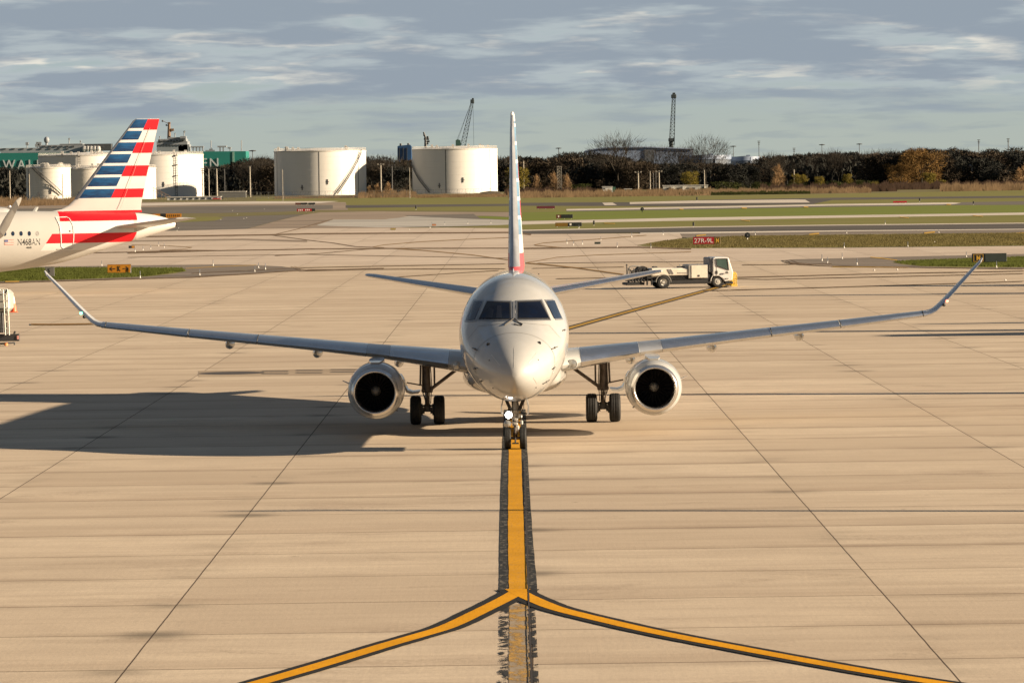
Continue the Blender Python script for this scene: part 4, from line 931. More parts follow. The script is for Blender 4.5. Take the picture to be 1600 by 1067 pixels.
# tailplane, near half and far half
M_stab = mat('tailplane_paint', (.40, .39, .37), .4, .1, coat=.3)
for sg in (-1, 1):
    x0, z0 = aw(166, 357.5); x1, _ = aw(227, 357)
    rr = []
    for u in (0, .15, .35, .6, .85, .97, 1.):
        le = x0 + u * 3.45; ch = (x1 - x0) * (1 - u) + 1.45 * u; ch *= (1 if u < .98 else .6)
        rr.append([(le + fx * ch, sg * (.75 + u * 5.45), z0 + ft_ * ch + u * .62 + .03) for fx, ft_ in foil(9, .10)])
    mb = MB(); mb.loop(rr); mb.obj('tailplane', M_stab, air, smooth=True, angle=50)
# rear door
M_dooredge = mat('door_surround', (.72, .70, .67), .4)
dpt = [(91, 339.5), (108, 339), (112, 341.5), (116, 352), (117, 366), (116.5, 383), (114, 387), (101, 387.5), (98, 384), (97, 366), (95.5, 352)]
mb = MB(); P = [(aw(*p)[0] + HSH, aw(*p)[1]) for p in dpt]; Q = []
for i in range(len(P)):
    a, b = P[i], P[(i + 1) % len(P)]
    for k in range(4): Q.append((a[0] + (b[0] - a[0]) * k / 4, a[1] + (b[1] - a[1]) * k / 4))
mb.tube([(p[0], ahull_y(*p) - .006, p[1]) for p in Q + [Q[0]]], .032, 6); door = mb.obj('rear_door', M_dooredge, air, smooth=True)
mb = MB(); mb.tube([(p[0] + .06 * (1 if p[0] > aw(106, 360)[0] else -1) * .5, ahull_y(*p) - .004, p[1] - .0) for p in Q + [Q[0]]], .010, 5); mb.obj('seal', M_dark, door)
mb = MB(); x, z = aw(111, 361); x += HSH; mb.box((x, ahull_y(x, z) - .01, z), (.09, .02, .11)); mb.obj('handle', M_dark, door)
mb = MB(); a, b = aw(91.5, 388.8), aw(115.5, 387.8); a = (a[0] + HSH, a[1]); b = (b[0] + HSH, b[1]); mb.tube([(a[0], ahull_y(*a) - .01, a[1]), (b[0], ahull_y(*b) - .01, b[1])], .035, 5); mb.obj('sill', mat('door_sill', (.35, .34, .31), .5), door)
# windows
for px in (-26, -13.5, -1, 11.6, 24, 36.4, 48.9, 61.2):
    x, z = aw(px, 364.3); x += HSH; mb = MB(); V_ = []
    for j in range(14):
        a = j * .4488; xx, zz = x + .105 * math.cos(a), z + .155 * math.sin(a); V_.append((xx, ahull_y(xx, zz) - .012, zz))
    mb.add(V_, [tuple(range(14))]); wo_ = mb.obj('cabin_window', M_glassb if px < 60 else mat('window_blind', (.30, .29, .27), .5), air)
# registration and flag
M_ink = mat('registration_ink', (.02, .02, .02), .5)
def hull_text(s, px, py, h, wd, nm):
    x, z = aw(px, py); x += HSH; o = text(nm, s, h, M_ink, air, (0, 0, 0), width=wd, ext=.0, bold=.003)
    for v in o.data.vertices:
        xx, zz = v.co.x + x, v.co.y + z; v.co = (xx, ahull_y(xx, zz) - .006, zz)
    o.rotation_euler = (0, 0, 0); return o
hull_text('N468AN', 48, 377.3, .42, 1.46, 'registration'); hull_text('468', 48, 386, .14, .36, 'fleet_number')
def hull_rect(mb, x0, x1, y0, y1, mi=0, off=.015):
    a, b = aw(x0, y0), aw(x1, y1); a = (a[0] + HSH, a[1]); b = (b[0] + HSH, b[1]); V_ = []
    for i in range(5):
        zz = a[1] + (b[1] - a[1]) * i / 4
        for xx in (a[0], b[0]): V_.append((xx, ahull_y(xx, zz) - off, zz))
    mb.add(V_, [(2 * i, 2 * i + 1, 2 * i + 3, 2 * i + 2) for i in range(4)], mi)
M_fr = mat('flag_red', (.62, .20, .17), .5); M_fw = mat('flag_white', (.68, .60, .56), .5); M_fb = mat('flag_blue', (.10, .12, .24), .5)
mb = MB()
for k in range(7): hull_rect(mb, 11, 25, 373.6 + k * 1.14, 373.6 + (k + 1) * 1.14, k % 2, .014)
hull_rect(mb, 11.2, 16.5, 373.8, 377.4, 2, .022); mb.obj('flag', [M_fr, M_fw, M_fb], air)
# aerial, radome and wing tip
mb = MB(); a, b = aw(57, 331), aw(60.5, 323.5); mb.loop([[(a[0] + q * .28 - .1, e * .03, a[1]) for q, e in ((-.5, 0), (0, -1), (.5, 0), (0, 1))], [(b[0] + q * .22 - .08, e * .02, b[1]) for q, e in ((-.5, 0), (0, -1), (.5, 0), (0, 1))]]); mb.obj('antenna', M_skin, air)
mb = MB(); rr = []
for px, h in ((-60, .0), (-48, 4.5), (-30, 7.5), (-10, 8), (5, 7), (12, 6), (20, 2.6), (27, 1.6), (32, .1)):
    x, z = aw(px, 331); rr.append([(x, math.sin(a) * (.15 + h * .05), z - .1 + (h / AS + .1) * max(0, math.cos(a))) for a in [k * 6.2831853 / 20 for k in range(20)]])
mb.loop(rr); mb.obj('antenna_radome', M_skin, air, smooth=True)
x, z = aw(17, 324); mb = MB(); mb.lathe([(0, .14), (.08, .11), (.1, 0)], (x, 0, z), 'z', 12); mb.obj('beacon', M_dooredge, air, smooth=True)
# its right wing reaches towards us, out of the frame; the tall curved tip shows
M_cream = skin('wing_tip_paint', (.66, .62, .54), .4, .02, .3)
def sw(px, py, D=250.0): return tuple(AINV @ at(px, py, D))
mb = MB(); rr = []
for (lx, ly), (tx, ty), D_ in (((-330, 385), (-200, 383), 264.5), ((-120, 380), (-52, 381), 252), ((-24, 371), (-1, 374.5), 250.3), ((-3, 358), (6, 368.5), 250), ((6, 342), (15, 353), 249.9), ((17, 325), (23.5, 335), 249.8), ((25, 313), (29, 323), 249.7), ((30.5, 309), (33, 314), 249.7), ((32.5, 308.3), (34, 310), 249.7)):
    a, b = Vector(sw(lx, ly, D_)), Vector(sw(tx, ty, D_)); ch = (b - a); n_ = Vector((0, 1, 0)) if ly < 372 else Vector((0, .15, 1)).normalized(); L = ch.length
    rr.append([a + ch * fx + n_ * ft_ * L for fx, ft_ in foil(9, .12)])
mb.loop(rr); mb.obj('wing', M_cream, air)
# rest of the airliner beyond the frame: main gear under the hull
for sg in (-1, 1):
    x, z = aw(-330, 420); g = MB(); g.tube([(x, sg * 3.8, .6), (x, sg * 3.4, 2.4)], .12, 10); lg = g.obj('main_landing_gear', M_gear, air)
    for e in (-1, 1):
        g = MB(); g.lathe([(.3, -.18), (.55, -.2), (.6, -.1), (.6, .1), (.55, .2), (.3, .18)], (x, sg * 3.8 + e * .45, .6), 'y', 24); g.obj('wheel', M_tyre, lg, smooth=True)

# ================================================================== THE SERVICE TRUCK
TD = 257.0; T0 = at(1075, 448, TD); T0.z = 0; TS = F / TD
def tw(px, py): p = at(px, py, TD); return (p.x - T0.x, p.z)
TZ0 = tw(1075, 448.2)[1]
def tz(px, py): a = tw(px, py); return (a[0], max(.02, a[1] - TZ0))
M_cabw = mat('cab_white', (.68, .66, .62), .3, 0, .05, 2, coat=.5, dirt=.2, dirtcol=(.35, .32, .28)); M_bodyc = mat('cream_body', (.66, .60, .50), .45, 0, .06, 2, dirt=.3, dirtcol=(.35, .30, .24))
M_cabg = mat('cab_glass', (.045, .085, .075), .06, 0, spec=.9, coat=1.); M_chas = mat('chassis_black', (.016, .016, .017), .6); M_yl = mat('guard_yellow', (.72, .46, .03), .45); M_alu = mat('aluminium_trim', (.42, .40, .36), .4, .5)
trk = thing('service_truck', T0, 'small white cab service truck with cream tank body and yellow front guard', 'truck'); trk.rotation_euler = (0, 0, R(9)); trk.scale = (1.01, 1, 1)
hw = 1.0
T7 = lambda x, y: tz(1060 + x / 13.34, 380 + y / 13.34)
cabp = [T7(*p) for p in ((655, 660), (655, 290), (700, 268), (960, 268), (990, 285), (1015, 360), (1085, 580), (1070, 745), (900, 775), (850, 700), (790, 665))]
mb = MB(); mb.prism(cabp, -hw, hw); cab = mb.obj('cab', M_cabw, trk)
bpy_mod = cab.modifiers.new('edge', 'BEVEL'); bpy_mod.width = .05; bpy_mod.segments = 2; bpy_mod.angle_limit = R(30)
for sg in (-1, 1):
    mb = MB(); y = sg * (hw + .012); mb.prism([T7(*p) for p in ((722, 305), (960, 300), (992, 535), (740, 450))], y - .008, y + .008); mb.obj('side_window', M_cabg, cab)
    mb = MB(); q = [T7(*p) for p in ((722, 305), (960, 300), (992, 535), (740, 450))]
    mb.tube([(p[0], y + sg * .01, p[1]) for p in q + [q[0]]], .028, 5); mb.obj('window_rubber', M_black, cab)
    q = T7(1010, 420); 
    if sg < 0:
        mb = MB(); q = T7(940, 585); mb.box((q[0], y - .1, q[1]), (.18, .05, .10), bev=.02); mb.tube([(q[0] + .1, y, q[1]), (q[0], y - .1, q[1])], .015, 5); mb.obj('mirror', M_black, cab)
        mb = MB(); q = T7(735, 585); mb.box((q[0], y, q[1]), (.13, .03, .20), bev=.02); mb.obj('door_handle', M_black, cab)
        mb = MB(); 
        for a, b in (((735, 470), (735, 655)), ((735, 655), (1000, 600))): A_, B_ = T7(*a), T7(*b); mb.tube([(A_[0], y, A_[1]), (B_[0], y, B_[1])], .008, 4)
        mb.obj('door_line', M_dark, cab)
        mb = MB(); q = T7(955, 715); mb.box((q[0], y, q[1]), (.2, .04, .09), bev=.02); mb.obj('headlight', M_lens, cab)
a, b = T7(1000, 330), T7(1072, 560); mb = MB(); mb.add([(a[0] + .03, -.85, a[1]), (a[0] + .03, .85, a[1]), (b[0] - .0, .85, b[1]), (b[0] - .0, -.85, b[1])], [(0, 1, 2, 3)]); mb.obj('windscreen', M_cabg, cab)
a = T7(625, 430); mb = MB(); mb.box((a[0], 0, a[1]), (.27, 1.85, .95), bev=.10); mb.obj('cab_back_fairing', mat('grey_fairing', (.13, .135, .15), .4), cab)
# chassis, tank body, cabinet, boxes
mb = MB(); a, b = tz(978, 436), tz(1112, 433); mb.box(((a[0] + b[0]) / 2, 0, .62), (b[0] - a[0], .85, .26)); mb.box((tz(1074, 440)[0], 0, .58), (2.7, 1.84, .62), bev=.04); mb.box((tz(1046, 438)[0], 0, .52), (.5, 1.7, .4)); mb.box((tz(1058, 436)[0], 0, .68), (1.7, 1.84, .36)); mb.box((tz(1019, 434)[0], 0, .80), (1.0, 1.7, .30)); mb.box((tz(1106, 430)[0], 0, .8), (.6, 1.3, .7), bev=.05); mb.box((tz(1052, 438)[0], 0, .58), (1.5, 1.6, .3)); mb.obj('chassis', M_chas, trk)
mb = MB(); a, b = tz(1012, 430.5), tz(1072, 416.5); mb.box(((a[0] + b[0]) / 2, 0, (a[1] + b[1]) / 2), (b[0] - a[0], 1.9, b[1] - a[1]), bev=.10); tk = mb.obj('tank_body', M_bodyc, trk)
mb = MB(); 
for xx in (1042, 1046): q0, q1 = tz(xx - 3, 418.5), tz(xx + 1.5, 426); mb.tube([(q0[0], -.965, q0[1]), (q1[0], -.965, q1[1])], .035, 4)
mb.obj('body_stripe', mat('grey_stripe', (.25, .25, .26), .5), tk)
mb = MB()
for px in (1021, 1060, 1064): q = tz(px, 415.3); mb.box((q[0], -.3, q[1]), (.28, .5, .08), bev=.02)
q = tz(1060, 413); mb.tube([(q[0], -.3, q[1] - .1), (q[0], -.3, q[1] + .1)], .02, 5); mb.obj('hatch', M_dark, tk)
text('lettering', 'Lavatory Service', .07, M_dark, tk, (*[(tz(1061, 424.5)[0], -.965)][0], tz(1061, 424.5)[1]), width=.62, ext=.002) if False else None
mb = MB()
for k in range(9): q = tz(1054.5 + k * 1.7, 424.6); mb.box((q[0], -.955, q[1]), (.045, .02, .07))
mb.obj('small_lettering', mat('lettering_grey', (.30, .28, .25), .6), tk)
mb = MB(); a, b = tz(1071, 433), tz(1101, 411.5); mb.box(((a[0] + b[0]) / 2, 0, (a[1] + b[1]) / 2), (b[0] - a[0], 2.0, b[1] - a[1]), bev=.03); cb = mb.obj('cabinet', M_alu, trk)
mb = MB(); a, b = tz(1075.5, 432.3), tz(1099, 412.5); mb.box(((a[0] + b[0]) / 2, -1.01, (a[1] + b[1]) / 2), (b[0] - a[0], .04, b[1] - a[1]), bev=.01); dr = mb.obj('cabinet_door', M_bodyc, cb)
mb = MB(); q = tz(1087, 428.8); mb.box((q[0], -1.04, q[1]), (.1, .03, .11)); mb.obj('latch', M_black, dr)
for px in (1032, 1118):
    for sg in (-1, 1):
        q = tz(px, 438.5); mb = MB(); w2 = .24 if px > 1100 else .42
        mb.lathe([(.22, -w2 / 2), (.36, -w2 / 2), (.41, -w2 / 2 + .05), (.41, w2 / 2 - .05), (.36, w2 / 2), (.22, w2 / 2)], (q[0], sg * .80, .41), 'y', 28); wh = mb.obj('wheel', M_tyre, trk, smooth=True)
        mb = MB(); e = sg * w2 / 2; mb.lathe([(.235, e * .99), (.215, e * .8), (.10, e * (.55 if px < 1100 else .9)), (.09, e * 1.05), (0.001, e * 1.06)], (q[0], sg * .80, .41), 'y', 24); mb.obj('rim', mat('steel_wheel', (.55, .53, .48), .4, .3), wh, smooth=True)
    q = tz(px, 438.5); mb = MB(); rr = []
    for k in range(11):
        a = math.pi * (k / 10); rr.append([(q[0] + r_ * math.cos(a), y, .43 + r_ * math.sin(a)) for r_, y in ((.50, -.98), (.50, .98), (.46, .98), (.46, -.98))])
    mb.loop(rr); mb.obj('mudguard', M_alu if px < 1100 else M_cabw, trk)
# reel and hoses at the back
mb = MB(); c = tz(1001, 424)
for k in range(5): mb.lathe([(.34, -.5 + k * .2), (.37, -.46 + k * .2), (.34, -.42 + k * .2)], (c[0], 0, c[1] + .05), 'y', 20)
mb.lathe([(0, -.6), (.42, -.6), (.42, -.56), (0, -.56)], (c[0], 0, c[1]), 'y', 20); reel = mb.obj('hose_reel', M_chas, trk)
mb = MB(); P = [tz(980, 421), tz(981, 415.5), tz(986, 413.8), tz(994, 414), tz(1002, 415.5), tz(1008, 418)]; mb.tube([(p[0], -.5, p[1]) for p in P], .05, 8); mb.tube([(p[0] + .15, -.35, p[1] - .28) for p in P[:-1]], .06, 8); mb.obj('hose', M_alu, trk, smooth=True)
mb = MB()
for k in range(11): q = tz(977 + k * 3, 419 + (k * 7) % 5); mb.tube([(q[0], -.62, q[1] - .5), (q[0] + .05, -.6, q[1] + .1), (q[0] + .22, -.62, q[1] - .1 - .1 * (k % 3))], .035, 5)
for k in range(5): q = tz(981 + k * 5, 430 + (k % 2) * 3); mb.box((q[0], -.6, q[1]), (.3, .25, .16), bev=.03)
mb.obj('pump_gear', M_chas, trk)
mb = MB(); a, b = tz(975.5, 431), tz(975.5, 413); mb.tube([(a[0], -.7, a[1]), (b[0], -.7, b[1])], .03, 6); a = tz(975.5, 411.6); mb.lathe([(0, .1), (.06, .06), (.06, 0)], (a[0], -.7, a[1] - .05), 'z', 8); mb.obj('warning_lamp_post', M_chas, trk)
mb = MB(); a, b = tz(975, 446.3), tz(1003, 440); mb.box(((a[0] + b[0]) / 2, 0, .33), (b[0] - a[0], 1.6, .16), bev=.03)
for k in range(6): q = tz(979 + k * 4.6, 439); mb.tube([(q[0], -.75, .35), (q[0] + .1, -.75, .85 + .1 * (k % 3))], .035, 6); mb.box((q[0], -.7, .5 + .05 * (k % 2)), (.13, .2, .16), bev=.03)
mb.box((tz(1002, 435)[0], 0, .75), (.5, 1.5, .3)); mb.obj('rear_platform', M_chas, trk)
mb = MB()
for px in (1007, 1014): q = tz(px, 440); mb.box((q[0], -.8, .42), (.06, .3, .36))
mb.obj('mud_flap', M_black, trk)
# yellow guard rack in front
mb = MB(); x0, x1 = tz(1140, 440)[0], tz(1147, 440)[0]; zt, zb = tz(1143, 424)[1], tz(1143, 444.5)[1]
for y in (-.9, -.45, 0, .45, .9): mb.tube([(x0, y, zb), (x0, y, zt - .1), (x0 + .08, y, zt), (x1 - .08, y, zt), (x1, y, zt - .12), (x1, y, zb)], .028, 6)
for z_ in np.linspace(zb, zt - .12, 6): mb.tube([(x1, -.9, z_), (x1, .9, z_)], .026, 6); mb.tube([(x0, -.9, z_), (x1, -.9, z_)], .018, 5)
mb.box(((x0 + x1) / 2, 0, zb), (x1 - x0 + .1, 1.9, .06)); mb.obj('front_guard', M_yl, trk)
mb = MB(); q = tz(1135, 441); mb.box((q[0], 0, q[1] + .05), (.5, 1.9, .16), bev=.03); mb.obj('bumper', M_chas, trk)

# ================================================================== LADDER CART AND CONE AT THE LEFT EDGE
L0 = G(4, 541); LD = L0.y
def lw(px, py): p = at(px, py, LD); return (p.x - L0.x, p.z)
M_cream2 = mat('cream_tank', (.36, .35, .31), .45, 0, .1, 3, dirt=.4); M_rail = mat('cream_rail', (.68, .64, .55), .45)
M_darkst = mat('dark_steel', (.035, .035, .036), .55)
cart = thing('ladder_cart', L0, 'tank cart with cream ladder rails and dark bumper cut by the left edge', 'service cart')
mb = MB(); a, b = lw(-70, 489), lw(14.5, 453.5); mb.box(((a[0] + b[0]) / 2, .9, (a[1] + b[1]) / 2), (b[0] - a[0], 1.5, b[1] - a[1]), bev=.16); mb.obj('tank', M_cream2, cart)
mb = MB(); a, b = lw(-70, 521), lw(9, 489); mb.box(((a[0] + b[0]) / 2, .8, (a[1] + b[1]) / 2), (b[0] - a[0], 1.1, b[1] - a[1])); mb.obj('pump_housing', mat('pump_brown', (.09, .075, .06), .6, var=.4, scale=9), cart)
mb = MB()
for pts in (((5.5, 452), (7.5, 480), (9.5, 523)), ((12.5, 452), (14, 480), (15.5, 523)), ((-14, 452), (-12, 523)), ((-20, 451.5), (-2, 450.5), (5, 451), (12.6, 451.5)), ((0, 451), (3, 455))): mb.tube([(*[lw(*p)[0]], -.25, lw(*p)[1]) for p in pts], .030, 6)
for y in (459, 470, 481, 491.5, 502.5, 513): p, q = lw(6 + (y - 452) * .05, y), lw(13 + (y - 452) * .04, y); mb.tube([(p[0], -.25, p[1]), (q[0], -.25, q[1])], .025, 6)
mb.obj('ladder', M_rail, cart)
mb = MB()
for y in (454, 460, 471, 482): p, q = lw(-20, y + .5), lw(6, y); mb.tube([(p[0], -.1, p[1]), (q[0], -.1, q[1])], .025, 5)
for x in (0, 3): p, q = lw(x, 489), lw(x + 1, 520); mb.tube([(p[0], .1, p[1]), (q[0], .1, q[1])], .05, 6)
p, q = lw(9, 458), lw(12, 452); mb.tube([(p[0], -.2, p[1]), (q[0], -.2, q[1])], .04, 6); mb.obj('pipework', M_darkst, cart)
mb = MB(); a, b = lw(-70, 534), lw(31, 521.5); mb.box(((a[0] + b[0]) / 2, -.1, (a[1] + b[1]) / 2), (b[0] - a[0], .16, b[1] - a[1]), bev=.02)
p, q = lw(21.5, 524), lw(24.2, 517.5); mb.tube([(p[0], -.1, p[1]), (q[0], -.1, q[1])], .05, 6); p, q = lw(11, 523), lw(11, 519); mb.tube([(p[0], -.1, p[1]), (q[0], -.1, q[1])], .05, 6)
bp_ = mb.obj('bumper', M_darkst, cart)
mb = MB(); a = lw(28.8, 527); mb.box((a[0], -.19, a[1]), (.08, .03, .16)); mb.obj('tail_lamp', mat('lamp_pink', (.75, .35, .30), .3), bp_)
mb = MB(); p, q = lw(3, 537), lw(21, 536); mb.tube([(p[0] - 1.5, .3, p[1] + .05), (p[0], .0, p[1]), (q[0], .4, q[1])], .04, 6); a = lw(8, 541); b = lw(8, 536); mb.tube([(a[0], 0, .03), (b[0], 0, b[1])], .05, 6); a, b = lw(21, 539.5), lw(21, 536); mb.tube([(a[0], .4, a[1]), (b[0], .4, b[1])], .04, 6); mb.obj('tow_bar', M_darkst, cart)
mb = MB(); a = lw(10, 538); mb.lathe([(0, .08), (.08, .05), (.08, -.05), (0, -.06)], (a[0], -.1, a[1]), 'z', 10); mb.obj('coupling', mat('orange_coupling', (.7, .25, .08), .5), cart)
for e in (-1.4, -.6):
    mb = MB(); mb.lathe([(.1, -.1), (.25, -.1), (.3, -.05), (.3, .05), (.25, .1), (.1, .1)], (lw(-20, 540)[0] + e * .0, .5 + (.6 if e > -1 else 0), .3), 'y', 20); mb.obj('wheel', M_tyre, cart, smooth=True)
C0 = G(21.5, 488); cone = thing('traffic_cone', C0, 'tall orange traffic cone with white upper half beside the ladder cart', 'traffic cone')
M_or = mat('cone_orange', (.85, .13, .04), .5); M_cw = mat('cone_white', (.80, .74, .66), .5)
mb = MB(); mb.lathe([(.17, .03), (.13, .35), (.092, .50)], n=20); mb.obj('cone_body', M_or, cone, smooth=True)
mb = MB(); mb.lathe([(.093, .50), (.05, .84), (.03, .92), (.0, .93)], n=20); mb.obj('reflective_sleeve', M_cw, cone, smooth=True)
mb = MB(); mb.box((0, 0, .02), (.42, .42, .04), bev=.01); mb.obj('base', M_or, cone)
C1 = G(14.5, 483.5); cone2 = thing('traffic_cone', C1, 'faded pink and white cone half behind the ladder cart', 'traffic cone')
mb = MB(); mb.lathe([(.19, .0), (.14, .45)], n=20); mb.obj('cone_body', mat('cone_pink', (.80, .30, .24), .5), cone2, smooth=True)
mb = MB(); mb.lathe([(.14, .45), (.06, 1.0), (0, 1.02)], n=20); mb.obj('reflective_sleeve', M_cw, cone2, smooth=True)

# ================================================================== AIRFIELD SIGNS
M_sy = mat('sign_amber', (.55, .22, .012), .5); M_sr = mat('sign_red', (.36, .010, .018), .5); M_sk = mat('sign_black', (.018, .020, .018), .5); M_sb = mat('sign_back', (.030, .042, .034), .6); M_sw = mat('sign_white', (.80, .74, .68), .5); M_syt = mat('sign_yellow_letter', (.62, .36, .04), .5)
def sign(x0, x1, y0, y1, panels, label, base=None, legs=True, group=None):
    """panels: (fraction0, fraction1, material)"""
    yb = base or y1 + 1.5; c = G((x0 + x1) / 2, yb); D = c.y
    def q(px, py): p = at(px, py, D); return (p.x - c.x, p.z)
    a, b = q(x0, y1), q(x1, y0); w_, h = b[0] - a[0], b[1] - a[1]; zc_ = (a[1] + b[1]) / 2 + .0
    t = thing('airfield_sign', c, label, 'airport sign', group)
    mb = MB(); mb.box((0, .06, zc_), (w_, .16, h), bev=.02); mb.obj('sign_case', M_sk, t)
    for f0, f1, mm in panels:
        mb = MB(); mb.box((-w_ / 2 + w_ * (f0 + f1) / 2, -.03, zc_), (w_ * (f1 - f0) - .04, .03, h - .05)); mb.obj('sign_panel', mm, t)
    if legs:
        mb = MB()
        for k in (-.42, 0, .42): mb.tube([(w_ * k, .05, 0), (w_ * k, .05, zc_)], .03, 6); mb.box((w_ * k, .05, .03), (.14, .14, .06))
        mb.obj('sign_leg', mat('leg_white', (.62, .60, .56), .5), t)
    return t, w_, h, zc_
def arrow(mb, x, z, L, sg, th=.055):
    mb.box((x, -.052, z), (L, .008, th)); 
    for e in (-1, 1): mb.box((x + sg * (L / 2 - .08), -.053, z + e * .075), (.24, .008, th), rot=Matrix.Rotation(-sg * e * R(40) * -1, 3, 'Y'))
t, w_, h, zc_ = sign(168, 205, 412.8, 427, [(0, 1, M_sy)], 'amber taxiway sign reading K between two arrows on the grass', 429)
text('letter', 'K', h * .58, M_sk, t, (0, -.056, zc_), ext=.004, bold=.0); mb = MB(); arrow(mb, -w_ * .27, zc_, .42, -1); arrow(mb, w_ * .27, zc_, .42, 1); mb.obj('arrow', M_sk, t)
t, w_, h, zc_ = sign(1083, 1125.6, 369.8, 382, [(0, .775, M_sr), (.785, 1, M_sk)], 'red runway sign reading 27R-9L with a yellow N at its right end', 383.5)
text('lettering', '27R-9L', h * .60, M_sw, t, (-w_ * .11, -.055, zc_), width=w_ * .69, ext=.004, bold=.0); text('letter', 'N', h * .56, M_syt, t, (w_ * .3925, -.056, zc_), width=w_ * .11, ext=.004, bold=.03)
mb = MB(); xx, ww, hh = w_ * .3925, w_ * .19, h * .80
for dx, dz, sx, sz in ((0, hh / 2, ww, .03), (0, -hh / 2, ww, .03), (-ww / 2, 0, .03, hh), (ww / 2, 0, .03, hh)): mb.box((xx + dx, -.05, zc_ + dz), (sx, .008, sz))
mb.obj('border', M_syt, t)
t, w_, h, zc_ = sign(1519, 1573, 395.6, 410, [(0, .36, M_sk), (.37, 1, M_sb)], 'dark sign with amber framed N behind the right wing tip', 413)
text('letter', 'N', h * .5, M_syt, t, (-w_ * .318, -.056, zc_), width=w_ * .11, ext=.004, bold=.03)
mb = MB(); xx, ww, hh = -w_ * .318, w_ * .27, h * .82
for dx, dz, sx, sz in ((0, hh / 2, ww, .035), (0, -hh / 2, ww, .035), (-ww / 2, 0, .035, hh), (ww / 2, 0, .035, hh)): mb.box((xx + dx, -.05, zc_ + dz), (sx, .008, sz))
mb.obj('border', M_syt, t)
t, w_, h, zc_ = sign(71, 85, 417, 432.5, [(0, 1, mat('grey_sign', (.17, .16, .14), .6))], 'grey stand marker with black figure beneath the airliner belly', 434, False)
text('figure', '5', h * .42, M_sk, t, (-.05, -.055, zc_ + h * .12), ext=.004, bold=.002)
t, w_, h, zc_ = sign(239, 284, 333.6, 341.2, [(0, .26, M_sy), (.27, .44, M_sk), (.45, 1, M_sy)], 'far amber and black direction sign just right of the tail cone', 343)
mb = MB()
for k in range(7): mb.box((-w_ * .0 + w_ * (.02 + k * .065), -.05, zc_), (w_ * .03, .01, h * .5))
mb.obj('lettering', M_sk, t)
FS = [(461.5, 480.5, 316.8, 320.2, [(0, .45, mat('sign_brown', (.10, .03, .015), .6)), (.46, 1, M_sk)], 'left dark sign back above the small far red sign'),
 (481.6, 492.4, 316.8, 320.2, [(0, 1, M_sk)], 'short black sign back at the right of the far pair'),
 (464, 492.5, 326, 330.6, [(0, .82, M_sr), (.83, 1, M_sk)], 'far red runway sign left of the big tanks foot'),
 (838.5, 867, 322, 326.2, [(0, 1, mat('sign_maroon', (.13, .02, .03), .6))], 'dull maroon sign on the far grass right of the tail fin'),
 (869, 895, 335.2, 341.4, [(0, .3, mat('sign_dark_orange', (.12, .035, .01), .6)), (.31, 1, M_sk)], 'dark sign with orange letter on the bright grass'),
 (867.5, 909, 347.6, 354.2, [(0, .48, mat('sign_olive_amber', (.20, .11, .012), .6)), (.49, .72, M_sk), (.73, 1, M_sk)], 'amber and black sign pair on the strip nearest the far road'),
 (1395.5, 1417, 314.2, 317.2, [(0, 1, M_sr)], 'small red sign far right before the autumn tree'),
 (929, 938.5, 378, 381.6, [(0, 1, M_sb)], 'little dark plate on legs inside the painted loop'),
 (201, 210.5, 384, 388, [(0, .5, M_sk), (.5, 1, M_sy)], 'little black and amber plate near the left painted loop'),
 (675, 681.5, 350, 353.2, [(0, 1, mat('sign_faded_orange', (.50, .22, .10), .6))], 'tiny faded orange plate on the grey taxiway'),
 (610, 618.5, 356.6, 359.6, [(0, 1, mat('sign_faded_olive', (.34, .26, .08), .6))], 'tiny olive plate at the edge of the pale concrete')]
for x0, x1, y0, y1, pn, lb in FS:
    t, w_, h, zc_ = sign(x0, x1, y0, y1, pn, lb, y1 + .8, True)
    if pn[0][2] in (M_sr,) and x0 < 900:
        mb = MB()
        for k in (0, 1, 2, 4, 5, 6): mb.box((-w_ * .40 + w_ * .095 * k, -.05, zc_), (w_ * .055, .01, h * .5))
        mb.obj('lettering', M_sw, t)
    if 'orange letter' in lb or 'pair' in lb and 'amber' in lb:
        mb = MB(); mb.box((-w_ * .35 if 'letter' in lb else w_ * .08, -.05, zc_), (w_ * .07, .01, h * .5)); mb.obj('letter', M_sw, t)

# edge markers: white stub with a dark rod
MK = [(211, 394), (223.5, 391.4), (235.6, 389.4), (248, 384.9), (256.6, 387.6), (333, 415.4), (312, 430.2), (398, 424.8), (404, 418.8), (414.7, 421.6), (219, 435), (204, 428.8), (159, 415.6), (885.7, 380.8), (896, 383.6), (910, 382.2), (938.7, 376), (964.4, 387), (987, 370.8), (1036, 367.2), (1017, 387.8), (1180, 367), (1323, 365), (1284.4, 407.8), (1293, 411.2), (1316, 404.8), (1339, 414), (1319, 387.6), (1418.5, 385.8), (1510, 402), (1557, 418.6), (1467, 364), (1383, 350.6), (904.6, 357), (675, 352), (695, 351), (731, 350), (767, 349), (672, 356.5)]
M_mw = mat('marker_white', (.78, .74, .66), .5); M_mr = mat('marker_rod', (.10, .12, .15), .5)
MKL = 'slim white stub marker with dark rod beside the taxiway'
mk0 = None
MKLAB = ['slim white marker with dark rod around the painted loop under the tail cone', 'slim white marker with dark rod around the island with the K sign', 'slim white marker with dark rod near the painted loop right of the fin', 'slim white marker with dark rod on the shoulder beyond the red sign', 'slim white marker with dark rod around the paved island at right', 'short marker with rod at the far edge of the grey taxiway']
